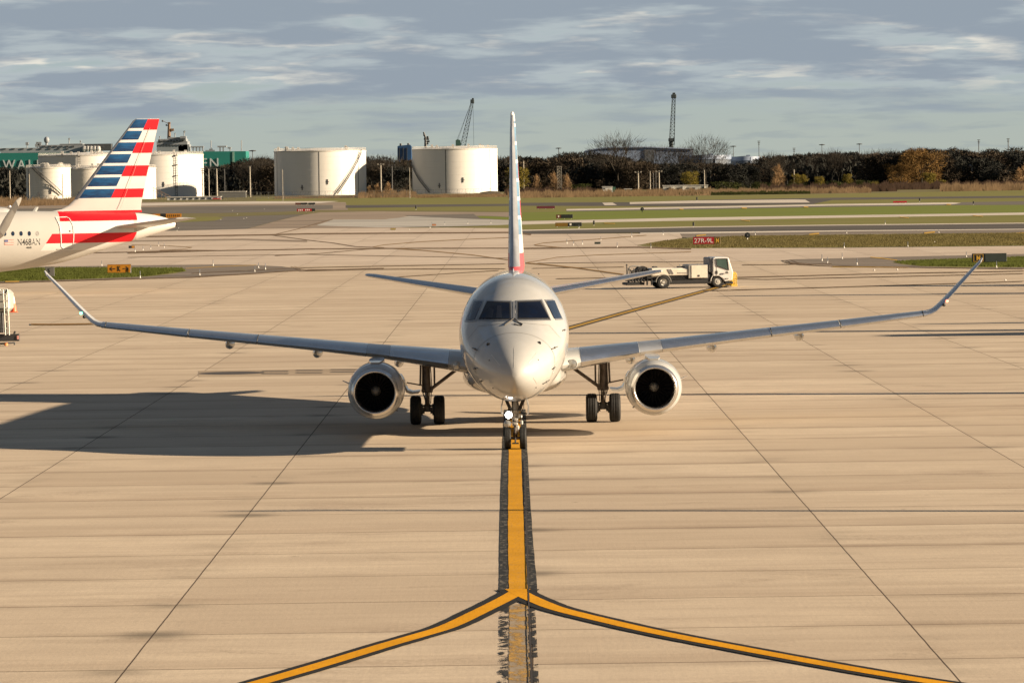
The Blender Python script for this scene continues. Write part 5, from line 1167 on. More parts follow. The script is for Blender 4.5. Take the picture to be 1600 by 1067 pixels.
for i, (px, py) in enumerate(MK):
    p = G(px, py)
    if mk0 is None:
        mk0 = thing('edge_marker', p, MKL, 'taxiway marker', 'stub markers along the taxiway edges')
        mb = MB(); mb.lathe([(.0, 0), (.08, 0), (.08, .03), (.042, .05), (.042, .20), (.0, .21)], n=10); mb.obj('stub', M_mw, mk0, smooth=True)
        mb = MB(); mb.tube([(0, 0, .2), (0, 0, .58)], .03, 6); mb.obj('rod', M_mr, mk0)
    else: c = cp(mk0, p, random.uniform(.75, .95))
    (mk0 if i == 0 else c)['label'] = MKLAB[[k for k, n_ in enumerate((5, 13, 21, 23, 32, 99)) if i < n_][0]]
# small low lights
LT = [(184, 429.5), (1366, 423), (640, 359.6), (1402, 422), (1571, 438.7), (345, 343.5), (381, 342), (385, 341), (1155, 371), (1291, 375), (1460, 378.5), (363, 329.5), (371, 335.2), (413, 327), (279, 357.2), (276.6, 361)]
lt0 = None
for px, py in LT:
    p = G(px, py)
    if lt0 is None:
        lt0 = thing('ground_light', p, 'small low pale light fitting set in the pavement or grass', 'ground light', 'low light fittings across the airfield')
        mb = MB(); mb.lathe([(.09, 0), (.09, .04), (.05, .11), (.0, .14)], n=12); mb.obj('housing', M_mw, lt0, smooth=True)
        mb = MB(); mb.lathe([(.095, .02), (.10, .03), (.095, .04)], n=12); mb.obj('collar', M_sk, lt0)
    else: cp(lt0, p, .75)
# dark round guard lights and posts
def guard(px, pb, hpx, label):
    c = G(px, pb); h = hpx * c.y / F; t = thing('guard_light', c, label, 'guard light', None)
    mb = MB(); mb.tube([(0, 0, 0), (0, 0, h * .4)], h * .05, 8); mb.box((0, 0, .03), (h * .3, h * .3, .06)); mb.obj('stand', M_mw if px == 1168 else M_sk, t)
    mb = MB(); mb.lathe([(0, -.10), (h * .33, -.08), (h * .36, .05), (h * .2, .2), (0, .22)], (0, 0, h * .62), 'y', 18); mb.obj('light_disc', M_sk, t, smooth=True)
    mb = MB(); mb.lathe([(0, -.115), (h * .10, -.11), (h * .10, -.09)], (0, 0, h * .62), 'y', 12); mb.obj('hub', mat('disc_grey', (.14, .14, .14), .5), t)
guard(1168, 375.4, 12.5, 'black round guard light right of the red runway sign')
guard(1003.5, 332, 8, 'black guard light with white foot on the bright grass strip')
for px, pb, hp, lb in ((928, 352.8, 8, 'black post box right of the amber and black sign'), (1083.5, 355, 8, 'leaning black post box above the red runway sign'), (1089, 314.4, 6.5, 'black post box against the reeds'), (1437, 315.5, 6, 'black post box before the autumn tree'), (1521, 320, 5.5, 'black post box where the white road turns dark at far right'), (650, 328, 6.5, 'black post box with white side on the grass before the tanks')):
    c = G(px, pb); h = hp * c.y / F; t = thing('marker_box', c, lb, 'marker post')
    mb = MB(); mb.box((0, 0, h * .6), (h * .34, h * .3, h * .78), bev=h * .04); mb.obj('box', M_sk, t); mb = MB(); mb.box((0, 0, h * .1), (h * .14, h * .14, h * .22)); mb.obj('foot', M_mw, t)

# ================================================================== LIGHT MASTS standing right of the view; their long shadows cross the apron
def mast(x, y, h, label, r=.2):
    t = thing('light_mast', (x, y, 0), label, 'light mast', None)
    mb = MB(); mb.tube([(0, 0, 0), (0, 0, h)], [r * 1.3, r * .7], 12); mb.lathe([(r * 2.2, 0), (r * 2.2, .15), (r * 1.3, .3)], n=12); mb.obj('pole', M_gear, t)
    mb = MB(); mb.tube([(-.9, 0, h), (.9, 0, h)], .06, 6)
    for k in (-.8, 0, .8): mb.box((k, -.1, h + .1), (.4, .3, .2), bev=.04)
    mb.obj('lamp_head', M_darkst, t)
def mast_from_tip(px, py, h, label, r=.2):
    p = G(px, py); L = h / math.tan(SUN_EL); mast(p.x + sdir.x / math.cos(SUN_EL) * L, p.y + sdir.y / math.cos(SUN_EL) * L, h, label, r)
mast_from_tip(470, 797, 13.5, 'tall slim light mast out of view beyond the right edge, nearest', .19)
mast_from_tip(545, 618.5, 14, 'tall slim light mast out of view beyond the right edge, second', .5)
mast_from_tip(860, 521, 16, 'tall light mast out of view beyond the right edge, third, widened for its shadow', .85)  # third and fourth poles made overwide so their shadow lines read
mast_from_tip(1150, 462.5, 16, 'tall light mast out of view beyond the right edge, fourth, widened for its shadow', .9)
# two more jets parked right of the view, seen by the shadows of their wings and fins
for k, (x, y, rz, sc_) in enumerate(((52., 191., math.pi, 1.1), (55., 232., 0., 1.0))):
    j2 = copy_tree(jet); j2.location = (x, y, 0); j2.rotation_euler = (0, 0, rz); j2.scale = (sc_,) * 3
    j2['label'] = ['grey twin jet parked tail towards us just beyond the right edge', 'grey twin jet parked nose towards us far beyond the right edge'][k]
# ================================================================== THE FAR SIDE OF THE FIELD
M_tank = mat('tank_white', (.62, .60, .56), .6, var=.05, scale=.05, stretch=(1, 1, .3), dirt=.10, dirtcol=(.40, .34, .26))
M_tankc = mat('tank_cream', (.58, .55, .49), .6, var=.06, scale=.06, dirt=.12, dirtcol=(.40, .34, .26))
M_pipe = mat('tank_pipe', (.10, .10, .10), .6); M_trim = mat('tank_rail', (.52, .50, .46), .5)
def storage_tank(x0, x1, yt, yb, D, label, seams=(), stair=None, ladder=None, mm=None, rim=True):
    mm = mm or M_tank
    c = at((x0 + x1) / 2, yb, D); r = (x1 - x0) / 2 * D / F; h = at((x0 + x1) / 2, yt, D).z; cx_ = c.x
    t = thing('storage_tank', (cx_, D + r, 0), label, 'storage tank', 'white storage tanks across the field')
    mb = MB(); prof = [(r, 0), (r, h)]
    k = 8
    mb.lathe([(r, -.2), (r, h), (r * .97, h + .15), (r * .5, h + .9), (.01, h + 1.3)], n=96); sh = mb.obj('shell', mm, t, smooth=True, angle=30)
    mb = MB()
    for i in range(1, 7): z = h * i / 7; mb.lathe([(r + .01, z - .07), (r + .05, z), (r + .01, z + .07)], n=96)
    mb.obj('weld_seam', mm, sh, smooth=True)
    mb = MB(); rail = [(r * .995 * math.cos(a), r * .995 * math.sin(a)) for a in [6.2831853 * j / 72 for j in range(73)]]
    for zz in (h + .55, h + 1.1): mb.tube([(p[0], p[1], zz) for p in rail], .07, 4)
    for p in rail[:-1]: mb.tube([(p[0], p[1], h), (p[0], p[1], h + 1.1)], .06, 4)
    mb.obj('railing', M_trim, t)
    mb = MB(); mb.lathe([(r + .0, h - .5), (r + .18, h - .4), (r + .18, h + .02), (r, h + .02)], n=96); mb.obj('top_rim', M_trim, t, smooth=True)
    def on(px): u = max(-.995, min(.995, (px - (x0 + x1) / 2) / ((x1 - x0) / 2))); a = -math.acos(u); return a
    for px in seams:
        a = on(px); mb = MB(); mb.box(((r + .01) * math.cos(a), (r + .01) * math.sin(a), h / 2), (.05, .42, h - .4), rot=Matrix.Rotation(a, 3, 'Z'))
        mb.obj('standpipe', M_pipe, t)
    if ladder:
        a = on(ladder); n_ = Vector((math.cos(a), math.sin(a), 0)); s_ = Vector((-n_.y, n_.x, 0)); mb = MB()
        for e in (-.5, .5): p = n_ * (r + .4) + s_ * e; mb.tube([(p.x, p.y, .5), (p.x, p.y, h + 1)], .10, 4)
        z = .8
        while z < h: p, q = n_ * (r + .4) + s_ * -.5, n_ * (r + .4) + s_ * .5; mb.tube([(p.x, p.y, z), (q.x, q.y, z)], .09, 4); z += 1.1
        for z in (h * .25, h * .5, h * .75, h - .6): mb.box((n_.x * (r + .7), n_.y * (r + .7), z), (1.3, .8, .35))
        mb.obj('ladder', M_pipe, t)
    if stair:
        (pa, ya), (pb, yb_) = stair; a0, a1 = on(pa), on(pb); z0, z1 = at(pa, ya, D).z, at(pb, yb_, D).z; mb = MB()
        P = [((r + .7) * math.cos(a0 + (a1 - a0) * k / 24), (r + .7) * math.sin(a0 + (a1 - a0) * k / 24), z0 + (z1 - z0) * k / 24) for k in range(25)]
        for dz, rr_ in ((0, .26), (1.3, .10)): mb.tube([(p[0], p[1], p[2] + dz) for p in P], rr_, 4)
        for p in P: mb.tube([(p[0], p[1], p[2]), (p[0], p[1], p[2] + 1.3)], .08, 4)
        mb.obj('stairway', M_pipe, t)
    mb = MB()
    for k in range(7):
        a = random.uniform(-2.8, -.3); rr_ = r * random.uniform(.75, .96); mb.box((rr_ * math.cos(a), rr_ * math.sin(a), h + 1.0), (1.0, .8, random.uniform(1., 2.2))) 
    mb.obj('roof_fitting', M_trim, t)
    mb = MB()
    for k, (u, zf) in enumerate(((-.35, .18), (.2, .3))):
        a = -math.acos(u); mb.box(((r + .1) * math.cos(a), (r + .1) * math.sin(a), h * zf), (.5, .3, 2.2)); mb.box(((r + .12) * math.cos(a), (r + .12) * math.sin(a), h * zf), (1.3, .25, .3))
    mb.obj('shell_fitting', M_pipe, t)
    return t
storage_tank(643, 777.5, 232.5, 303, 1750, 'white storage tank in front of the blue ship block, nearest the tail fin', seams=(697, 766), stair=((672, 301), (644.5, 254)))
storage_tank(425, 570, 235.5, 304.5, 1750, 'white storage tank with stair on its right flank, left of the brushy gap', seams=(431, 499, 559), stair=((526, 303), (562, 238)))
storage_tank(170, 313, 241.5, 303, 1790, 'white storage tank just right of the striped tail with ladder up its middle', ladder=274.5)
storage_tank(52.5, 196, 242.5, 304, 1790, 'large white storage tank left of the striped tail, behind the small one', ladder=124.5)
storage_tank(37.5, 107, 262, 308.5, 1560, 'small cream storage tank with slanting stair at far left', stair=((94, 305), (52, 262)), mm=M_tankc, seams=(43,))
storage_tank(100, 170, 263.5, 308, 1600, 'small cream storage tank partly hidden by the striped tail', mm=M_tankc)
storage_tank(172, 241, 262.5, 303.5, 1640, 'small cream storage tank peeking out right of the striped tail', mm=M_tankc)

# --- the green ship behind the tanks
M_hull = mat('hull_green', (.012, .16, .135), .5, var=.08, scale=.02); M_letter = mat('hull_letter', (.42, .47, .48), .6); M_sup = mat('ship_grey', (.22, .24, .26), .6, var=.1, scale=.1); M_supd = mat('ship_dark', (.05, .055, .06), .6); M_mastb = mat('mast_brown', (.16, .10, .06), .6)
SD = 2600.0; S0 = at(190, 270, SD); S0.z = 0
def ss(px, py, D=SD): p = at(px, py, D); return (p.x - S0.x, p.z)
ship = thing('cargo_ship', S0, 'long green ship with pale hull lettering behind the white tanks', 'ship')
mb = MB(); pts = [ss(-220, 240), ss(0, 239.5), ss(384, 236.5), ss(384.5, 262), ss(384, 275), ss(-220, 284)]
mb.prism(pts, 0, 32); mb.obj('hull', M_hull, ship)
mb = MB(); mb.prism([ss(-220, 267.5), ss(385, 262.4), ss(385, 292), ss(-220, 299)], -.4, 32.5); mb.obj('lower_hull', M_supd, ship)
for ch_, x0, x1 in zip('WALLENIUSWILHELMSEN', (4.4, 27, 45, 58, 71, 85, 103, 111, 127, 186, 210, 219, 233, 249, 263, 277, 298, 314, 328), (24, 39.8, 53, 66, 80, 97.5, 106, 122, 137.5, 205, 213, 228, 245, 258.5, 272, 293, 309, 323.6, 341.2)):
    a, b = ss(x0, 257.6 - x0 * .0085), ss(x1, 257.6 - x0 * .0085); text('letter', ch_, 14.3 * SD / F, M_letter, ship, ((a[0] + b[0]) / 2, -.3, a[1]), width=b[0] - a[0], ext=.15, bold=.035)
mb = MB(); a, b = ss(363, 237.5), ss(366.5, 260); mb.box(((a[0] + b[0]) / 2, -.1, (a[1] + b[1]) / 2), (b[0] - a[0], .4, a[1] - b[1])); mb.obj('side_stripe', mat('stripe_pale_green', (.16, .30, .25), .6), ship)
mb = MB()
def sbox(mb, x0, x1, y0, y1, dy=8, y=4, bev=0): a, b = ss(x0, y1), ss(x1, y0); mb.box(((a[0] + b[0]) / 2, y + dy / 2, (a[1] + b[1]) / 2), (b[0] - a[0], dy, b[1] - a[1]), bev=bev)
sbox(mb, -200, 0, 232, 240, 18); sbox(mb, 0, 60, 231, 239.5, 18); sbox(mb, 60, 130, 226, 239.2, 18); sbox(mb, 92, 128, 224.5, 227, 14); mb.obj('deckhouse', M_sup, ship); mb = MB()
sbox(mb, 244, 292, 221, 237.5, 20); sbox(mb, 246, 290, 217, 222, 16); sbox(mb, 278, 295, 226, 237.5, 14); sbox(mb, 281, 290, 213, 219, 6, 2); sbox(mb, 262, 283, 214.5, 218, 8)
house = mb.obj('deckhouse', M_sup, ship)
PR = []
def sbox1(*a): mm_ = MB(); sbox(mm_, *a[1:]); mm_.obj('cabin_window', M_supd, house)
for k in range(9): sbox1(0, 247 + k * 4.6, 249.4 + k * 4.6, 219 + (k % 2), 221.3 + (k % 2), .4, 3.6)
for k in range(8): sbox1(0, 248 + k * 5, 250.2 + k * 5, 226, 228.4, .4, 3.6); sbox1(0, 4 + k * 14, 8 + k * 14, 232, 234, .4, 3.6)
for k in range(6): sbox1(0, 66 + k * 9, 70 + k * 9, 228, 230.5, .4, 3.6)
sbox1(0, 281.5, 289, 216.2, 218, .4, 1.5)
mb = MB(); sbox(mb, 130, 172, 224.6, 236, 10, 6); sbox(mb, 131, 160, 226, 231, 10, 5.5); mb.obj('dark_deck_block', M_supd, ship)
mb = MB()
for k in range(5): a = ss(131 + k * 5.4, 233.5); mb.lathe([(0, 2.3), (1.4, 1.8), (1.8, 0), (1.4, -1.6)], (a[0], 3, a[1]), 'z', 10)
mb.obj('deck_drum', mat('drum_pale', (.34, .34, .33), .6), ship)
mb = MB(); a, b = ss(262.5, 217), ss(262.5, 192.5); mb.tube([(a[0], 8, a[1]), (b[0], 8, b[1])], [1.2, .8], 8); a, b = ss(262.5, 206), ss(270, 203); mb.tube([(a[0], 8, a[1]), (b[0], 8, b[1])], .5, 6); sbox(mb, 265, 270, 201, 205, 2, 7); sbox(mb, 260.5, 264.5, 191, 193.5, 3, 7)
a, b = ss(262.5, 194), ss(252.5, 189); mb.tube([(a[0], 8, a[1]), (b[0], 8, b[1])], .2, 4); a, b = ss(262, 197), ss(258.5, 195.6); mb.tube([(a[0], 8, a[1]), (b[0], 8, b[1])], .3, 4); mb.obj('radar_mast', M_mastb, ship)
mb = MB()
for px, py, r_ in ((252.4, 189.2, 1.6 * .42), (258.4, 195.7, .6), (71.2, 218.5, 0), (286.5, 206, .7)):
    if r_: a = ss(px, py); mb.lathe([(r_ * math.sin(k * .5236), -r_ * math.cos(k * .5236)) for k in range(7)], (a[0], 8, a[1]), 'z', 10)
mb.obj('masthead_lamp', M_supd, ship)
mb = MB(); a = ss(71.2, 219); r_ = 4.4 * SD / F; mb.lathe([(r_ * math.sin(k * .3927) + .01, -r_ * 1.2 * math.cos(k * .3927)) for k in range(9)], (a[0], 6, a[1]), 'z', 18); b = ss(71.2, 231); mb.tube([(a[0], 6, a[1]), (b[0], 6, b[1])], .8, 8); mb.obj('radome', M_sup, ship, smooth=True)
mb = MB()
for px, y0, y1, w_ in ((41, 222.5, 232, 3.2), (106.8, 216, 226, 1.2), (124.5, 220, 226, .8), (60.5, 222, 231, 4.2), (56, 222, 228, 1.), (248.5, 213, 218, .6), (272.5, 208, 217, .6), (286.8, 206, 214, .5), (57, 225, 231, 5.5)):
    a, b = ss(px, y1), ss(px, y0); mb = MB(); mb.tube([(a[0], 5, a[1]), (b[0], 5, b[1])], .35, 5); sbox(mb, px - w_ / 2 - .6, px + w_ / 2 + .6, y0, y0 + min(5, w_ + 1.4), 2, 4); mb.obj('deck_gear', M_sup, ship)
for x0, x1, yt in ((297, 317, 228.5), (339, 353, 228), (355, 360, 230)):
    mb = MB(); sbox(mb, x0, x1, yt, yt + 2.6, 6)
    for px in np.arange(x0 + 3, x1 - 1, 5): sbox(mb, px, px + 1.5, yt + 2, 238, 3)
    mb.obj('deck_platform', M_sup, ship)
for px, yt in ((329, 220), (376.6, 219.5)): mb = MB(); a, b = ss(px, 237.5), ss(px, yt); mb.tube([(a[0], 5, a[1]), (b[0], 5, b[1])], .35, 5); mb.obj('deck_pole', M_sup, ship)
mb = MB(); sbox(mb, 320, 334, 234.5, 237.6, 4); sbox(mb, 326, 331, 232.5, 235, 4); mb.obj('deck_gear', M_sup, ship)

# --- blue ship block and mast between the tanks, and the two cranes
M_blue = mat('ship_blue', (.012, .055, .15), .5, var=.15, scale=.05)
B0 = at(631, 253, SD); B0.z = 0; blk = thing('blue_ship', B0, 'dark blue ship stern block rising behind the right tank', 'ship')
def bs(px, py): p = at(px, py, SD); return (p.x - B0.x, p.z)
mb = MB(); mb.prism([bs(*p) for p in ((621, 253), (621, 229), (623, 228), (640.5, 226.5), (642.5, 229), (643, 253))], 0, 14); hb = mb.obj('hull_block', M_blue, blk)
mb = MB(); a, b = bs(612, 302), bs(760, 252); mb.box(((a[0] + b[0]) / 2, 10, b[1] / 2), (b[0] - a[0], 16, b[1])); mb.obj('lower_hull', M_supd, blk)
mb = MB()
for px, yt in ((626, 224.5), (638, 224)): a, b = bs(px, 228), bs(px, yt); mb.tube([(a[0], 3, a[1]), (b[0], 3, b[1])], .8, 6)
for px in (624, 630, 636): a, b = bs(px, 250), bs(px, 231); mb.tube([(a[0], -.2, a[1]), (b[0], -.2, b[1])], .25, 4)
mb.obj('fitting', M_supd, hb)
mb = MB(); P = [bs(665, 236), bs(664.6, 215), bs(661.5, 206.5)]; mb.tube([(p[0], 5, p[1]) for p in P], [1.1, .8, .5], 6)
for a, b in (((662, 217), (670, 217.5)), ((661, 211), (663, 211)), ((664, 221.5), (671, 221)), ((668, 213), (668, 217)), ((664, 226), (669, 224))): p, q = bs(*a), bs(*b); mb.tube([(p[0], 5, p[1]), (q[0], 5, q[1])], .7, 5)
mb.obj('radar_mast', M_supd, blk)
M_cr = mat('crane_steel', (.022, .034, .040), .8, var=.2, scale=.1); M_cr2 = mat('crane_green', (.03, .08, .07), .6)
def lattice(mb, p0, p1, w0, w1, n, r_):
    p0, p1 = Vector(p0), Vector(p1); d_ = (p1 - p0).normalized(); a = d_.orthogonal().normalized(); b = d_.cross(a); C_ = []
    a, b = (a + b).normalized(), (a - b).normalized()
    for i in range(n + 1):
        c = p0.lerp(p1, i / n); w_ = (w0 + (w1 - w0) * i / n) / 2; C_.append([c + a * w_ * s1 + b * w_ * s2 for s1, s2 in ((1, 1), (1, -1), (-1, -1), (-1, 1))])
    for k in range(4):
        mb.tube([c[k] for c in C_], r_, 4)
        for i in range(n): mb.tube([C_[i][k], C_[i + 1][(k + 1) % 4]], r_ * .6, 3); mb.tube([C_[i][k], C_[i][(k + 1) % 4]], r_ * .6, 3)
K0 = at(716, 240, 2700); K0.z = 0; kr = thing('harbour_crane', K0, 'harbour crane with leaning jib above the right white tank', 'crane')
def ks(px, py): p = at(px, py, 2700); return (p.x - K0.x, 0, p.z)
mb = MB(); lattice(mb, ks(722.5, 232), ks(737.5, 162), 3.4, 1.5, 12, .20); a, b = ks(712, 226), ks(735, 162); jib = mb.obj('jib', M_cr, kr)
mb = MB(); 
for p, q in (((714, 219), (734, 166)), ((716, 218), (736, 160)), ((739, 158), (740.5, 232))): mb.tube([ks(*p), ks(*q)], .12, 4)
mb.obj('cable', M_cr, kr)
mb = MB(); a = ks(738, 159); mb.box((a[0], 0, a[2]), (2.6, 2, 2.8), bev=.3); a = ks(738.8, 155.5); mb.box((a[0], 0, a[2]), (1.3, 1.6, 1.6)); mb.obj('jib_head', M_cr, kr)
mb = MB(); mb.prism([(p[0], p[2]) for p in (ks(712, 231), ks(712, 219.5), ks(715, 218), ks(719.5, 219.5), ks(720, 231))], -3, 3); a = ks(716, 231); mb.tube([(0, 0, 0), (0, 0, a[2])], 1.6, 10); mb.obj('machine_house', M_cr2, kr)
K0 = at(1049, 250, 2500); K0.z = 0; kr = thing('tower_crane', K0, 'upright lattice crane above the grey warehouse', 'crane')
def ks(px, py): p = at(px, py, 2500); return (p.x - K0.x, 0, p.z)
mb = MB(); lattice(mb, ks(1049.5, 226), ks(1052.8, 153), 3.2, 1.9, 13, .20); mb.obj('jib', M_cr, kr)
mb = MB(); mb.tube([ks(1047.5, 222), ks(1051.5, 153)], .14, 4); mb.tube([ks(1054, 228), ks(1053.5, 150)], .10, 4); mb.obj('cable', M_cr, kr)
mb = MB(); a = ks(1052.8, 151); mb.box((a[0], 0, a[2]), (3.2, 2.4, 2.4), bev=.3); a = ks(1053, 147.2); mb.box((a[0], 0, a[2]), (1.8, 1.6, 1.6), bev=.2); mb.obj('jib_head', M_cr, kr)
mb = MB(); mb.tube([(0, 0, 0), ks(1048.8, 218)], [2.1, 1.2], 8); a = ks(1049, 219); mb.box((a[0], 0, a[2]), (3.6, 3.2, 2.2), bev=.3); a = ks(1048.5, 235); mb.box((a[0], 0, a[2]), (2.9, 3, 4.6), bev=.3); mb.obj('tower', M_cr, kr)

# --- warehouse and silos
M_wh = mat('warehouse_blue_grey', (.22, .28, .39), .6, var=.08, scale=.02); M_whl = mat('warehouse_pale', (.13, .145, .165), .6); M_whr = mat('warehouse_roof', (.20, .25, .34), .5)
W0 = at(1000, 262, 2200); W0.z = 0; wh_ = thing('warehouse', W0, 'long blue grey warehouse with low curved roof behind the woods', 'warehouse')
def ws(px, py): p = at(px, py, 2200); return (p.x - W0.x, p.z)
mb = MB(); mb.prism([ws(*p) for p in ((915, 300), (915, 236), (930, 233.6), (950, 231.6), (980, 230.6), (1007, 230.8), (1045, 232), (1070, 232.8), (1083, 234), (1083, 300))], 0, 60); mb.obj('wall', M_wh, wh_)
mb = MB(); mb.prism([ws(*p) for p in ((1007, 262), (1007, 234), (1022, 234.5), (1022, 262))], -.4, .2); mb.obj('pale_panel', M_whl, wh_)
mb = MB()
for a, b in (((914, 236.2), (932, 233.2)), ((932, 233.2), (950, 231.2)), ((950, 231.2), (1007, 230.4)), ((1007, 230.4), (1083.5, 233.6))): p, q = ws(*a), ws(*b); mb.tube([(p[0], -.5, p[1]), (q[0], -.5, q[1])], .5, 5)
mb.obj('roof_edge', M_whr, wh_)
M_rt = mat('round_tank_blue', (.075, .095, .125), .6, var=.08, scale=.02)
for x0, x1, yt, D_, lb in ((1062, 1144, 244, 2150, 'blue grey round tank with flat top right of the warehouse'), (1143, 1187, 246, 2230, 'smaller pale blue round tank right of the other')):
    c = at((x0 + x1) / 2, 265, D_); r_ = (x1 - x0) / 2 * D_ / F; h = at((x0 + x1) / 2, yt, D_).z; t = thing('round_tank', (c.x, D_ + r_, 0), lb, 'storage tank')
    mb = MB(); mb.lathe([(r_, 0), (r_, h), (r_ * .96, h + .2), (.01, h + .8)], n=64); mb.obj('shell', M_rt, t, smooth=True, angle=30)
    mb = MB(); mb.lathe([(r_ + .1, h - 2.0), (r_ + .4, h - 1.8), (r_ + .4, h + .4), (r_ + .1, h + .4)], n=64); mb.obj('top_band', M_whr, t, smooth=True)
    mb = MB(); a = -1.2; mb.tube([((r_ + .4) * math.cos(a), (r_ + .4) * math.sin(a), 0), ((r_ + .4) * math.cos(a), (r_ + .4) * math.sin(a), h)], .3, 5); mb.box((r_ * .2, -r_ * .8, h + .8), (2, 2, 1)); mb.obj('fitting', M_whr, t)

# --- small buildings, fences, lorries and poles at the field's far edge
M_hut = mat('hut_white', (.62, .60, .55), .6, dirt=.2); M_hutg = mat('hut_green', (.03, .10, .07), .6); M_grw = mat('trailer_grey', (.42, .41, .37), .6)
def hut(x0, x1, y0, y1, D, label, m=M_hut, extra=None, dep=4):
    c = at((x0 + x1) / 2, y1, D); c.z = 0; t = thing('site_cabin', c, label, 'cabin'); w_, h = (x1 - x0) * D / F, (y1 - y0) * D / F
    mb = MB(); mb.box((0, dep / 2, h / 2), (w_, dep, h)); b_ = mb.obj('wall', m, t)
    mb = MB(); mb.box((0, dep / 2, h + .1), (w_ + .4, dep + .4, .25)); mb.obj('roof', M_trim, t)
    return t, w_, h
t, w_, h = hut(941.5, 957, 291, 301, 1560, 'small white box cabin at the edge of the reeds')
mb = MB(); mb.box((w_ * .5 + .6, 2, h * .5), (1.2, 3.8, h)); mb.obj('green_end', M_hutg, t); mb = MB(); mb.box((-w_ * .32, -.03, h * .72), (.7, .06, .5)); mb.obj('vent', M_supd, t)
t, w_, h = hut(1036, 1106, 287, 296, 1640, 'long low grey trailer building with dark windows', M_grw)
mb = MB()
for f in (.0, .07, .22, .43, .56, .78): mb.box((-w_ / 2 + w_ * (f + .12), -.04, h * .5), (1.3, .08, .7))
mb.obj('window', M_supd, t)
mb = MB(); mb.box((-w_ * .30, -.5, h * .4), (1.0, 1, h * .8)); mb.box((-w_ * .04, -.5, h * .3), (1.0, 1, h * 1.1)); mb.obj('white_box', M_hut, t)
t, w_, h = hut(976, 987, 295, 301, 1560, 'dark green utility box right of the white cabin', M_hutg)
mb = MB(); mb.box((0, -.04, h * .5), (w_ * .7, .06, h * .6)); mb.obj('louvre', M_cr2, t)
t, w_, h = hut(344, 384, 293, 302, 1650, 'low grey shed beside the poles left of the middle tank', mat('shed_grey', (.13, .13, .12), .7))
t, w_, h = hut(261, 345, 301, 305.5, 1500, 'white line of low trailers at the foot of the tail side tank', M_hut, dep=3)
mb = MB()
for k in range(9): mb.box((-w_ / 2 + 2 + k * 2.3, -.05, h * .45), (1.2, .1, h * .5))
mb.obj('dark_bay', M_supd, t)
mb = MB(); mb.box((w_ * .42, -.6, h * .25), (3, 1, h * .4), bev=.2); mb.obj('red_box', mat('red_box', (.45, .06, .04), .5), t)
# scaffold stair beside the tail-side tank
p0 = at(240, 303, 1520); p0.z = 0; t = thing('access_stair', p0, 'tan access stair at the foot of the tail side tank', 'stair'); mb = MB()
for k in range(9): mb.box((k * .75, 0, 3.6 - k * .4), (.8, 1.2, .12))
mb.obj('tread', mat('stair_tan', (.40, .30, .18), .6), t); mb = MB(); mb.tube([(-.4, -.6, 4.9), (6.6, -.6, 1.2)], .08, 5); mb.tube([(-.4, .6, 4.9), (6.6, .6, 1.2)], .08, 5)
for k in range(0, 9, 2): mb.tube([(k * .75, -.6, 0), (k * .75, -.6, 4.6 - k * .4)], .07, 5)
mb.obj('stair_rail', M_mastb, t)
# fence along the tanks
def fence(x0, x1, y, D, label, h=2.6):
    a, b = at(x0, y, D), at(x1, y, D); a.z = b.z = 0; t = thing('security_fence', a, label, 'fence'); n = int((b.x - a.x) / 3.); mb = MB()
    for k in range(n + 1): mb.tube([(k * 3., 0, 0), (k * 3., 0, h)], .07, 4)
    mb.obj('post', mat('fence_grey', (.13, .13, .12), .6), t); t.children[0]['kind'] = 'stuff'
    mb = MB()
    for z in (.1, h * .5, h): mb.tube([(0, 0, z), (n * 3., 0, z)], .05, 4)
    for k in range(n * 3): mb.tube([(k, 0, .1), (k + .9, 0, h)], .02, 3)
    mb.obj('mesh', mat('fence_wire', (.10, .10, .10), .6), t)
fence(330, 640, 307, 1480, 'thin grey wire fence before the two middle tanks')
fence(640, 785, 305, 1500, 'thin grey wire fence before the tank nearest the tail fin')
fence(20, 115, 311, 1420, 'thin grey wire fence before the small far left tanks')
# poles
M_pole = mat('weathered_pole', (.30, .27, .22), .7); M_poled = mat('dark_pole', (.06, .06, .06), .7)
def pole(px, yb, yt, D, label, head=None, m=None, r_=.22, bulb=False):
    p = at(px, yb, D); z1 = at(px, yt, D).z; p.z = 0; t = thing('utility_pole' if head is None else 'flood_light_mast', p, label, 'pole', None)
    mb = MB(); mb.tube([(0, 0, 0), (0, 0, z1)], [r_, r_ * .7], 8); mb.obj('shaft', m or M_pole, t)
    if head == 'flat': mb = MB(); mb.lathe([(0, -.3), (1.6, -.2), (1.8, .1), (0, .4)], (0, 0, z1), 'z', 14); mb.obj('lamp_head', M_poled, t)
    if head == 'cross':
        mb = MB(); mb.box((0, 0, z1 - .5), (2.6, .2, .2)); mb.box((-1.1, -.1, z1 - .2), (.7, .5, .4)); mb.box((1.1, -.1, z1 - .2), (.7, .5, .4)); mb.obj('lamp_head', m or M_pole, t)
    if head == 'multi':
        mb = MB()
        for k in range(3): mb.box((0, 0, z1 - k * .9), (1.7 - k * .3, .3, .3)); 
        mb.obj('lamp_head', M_poled, t)
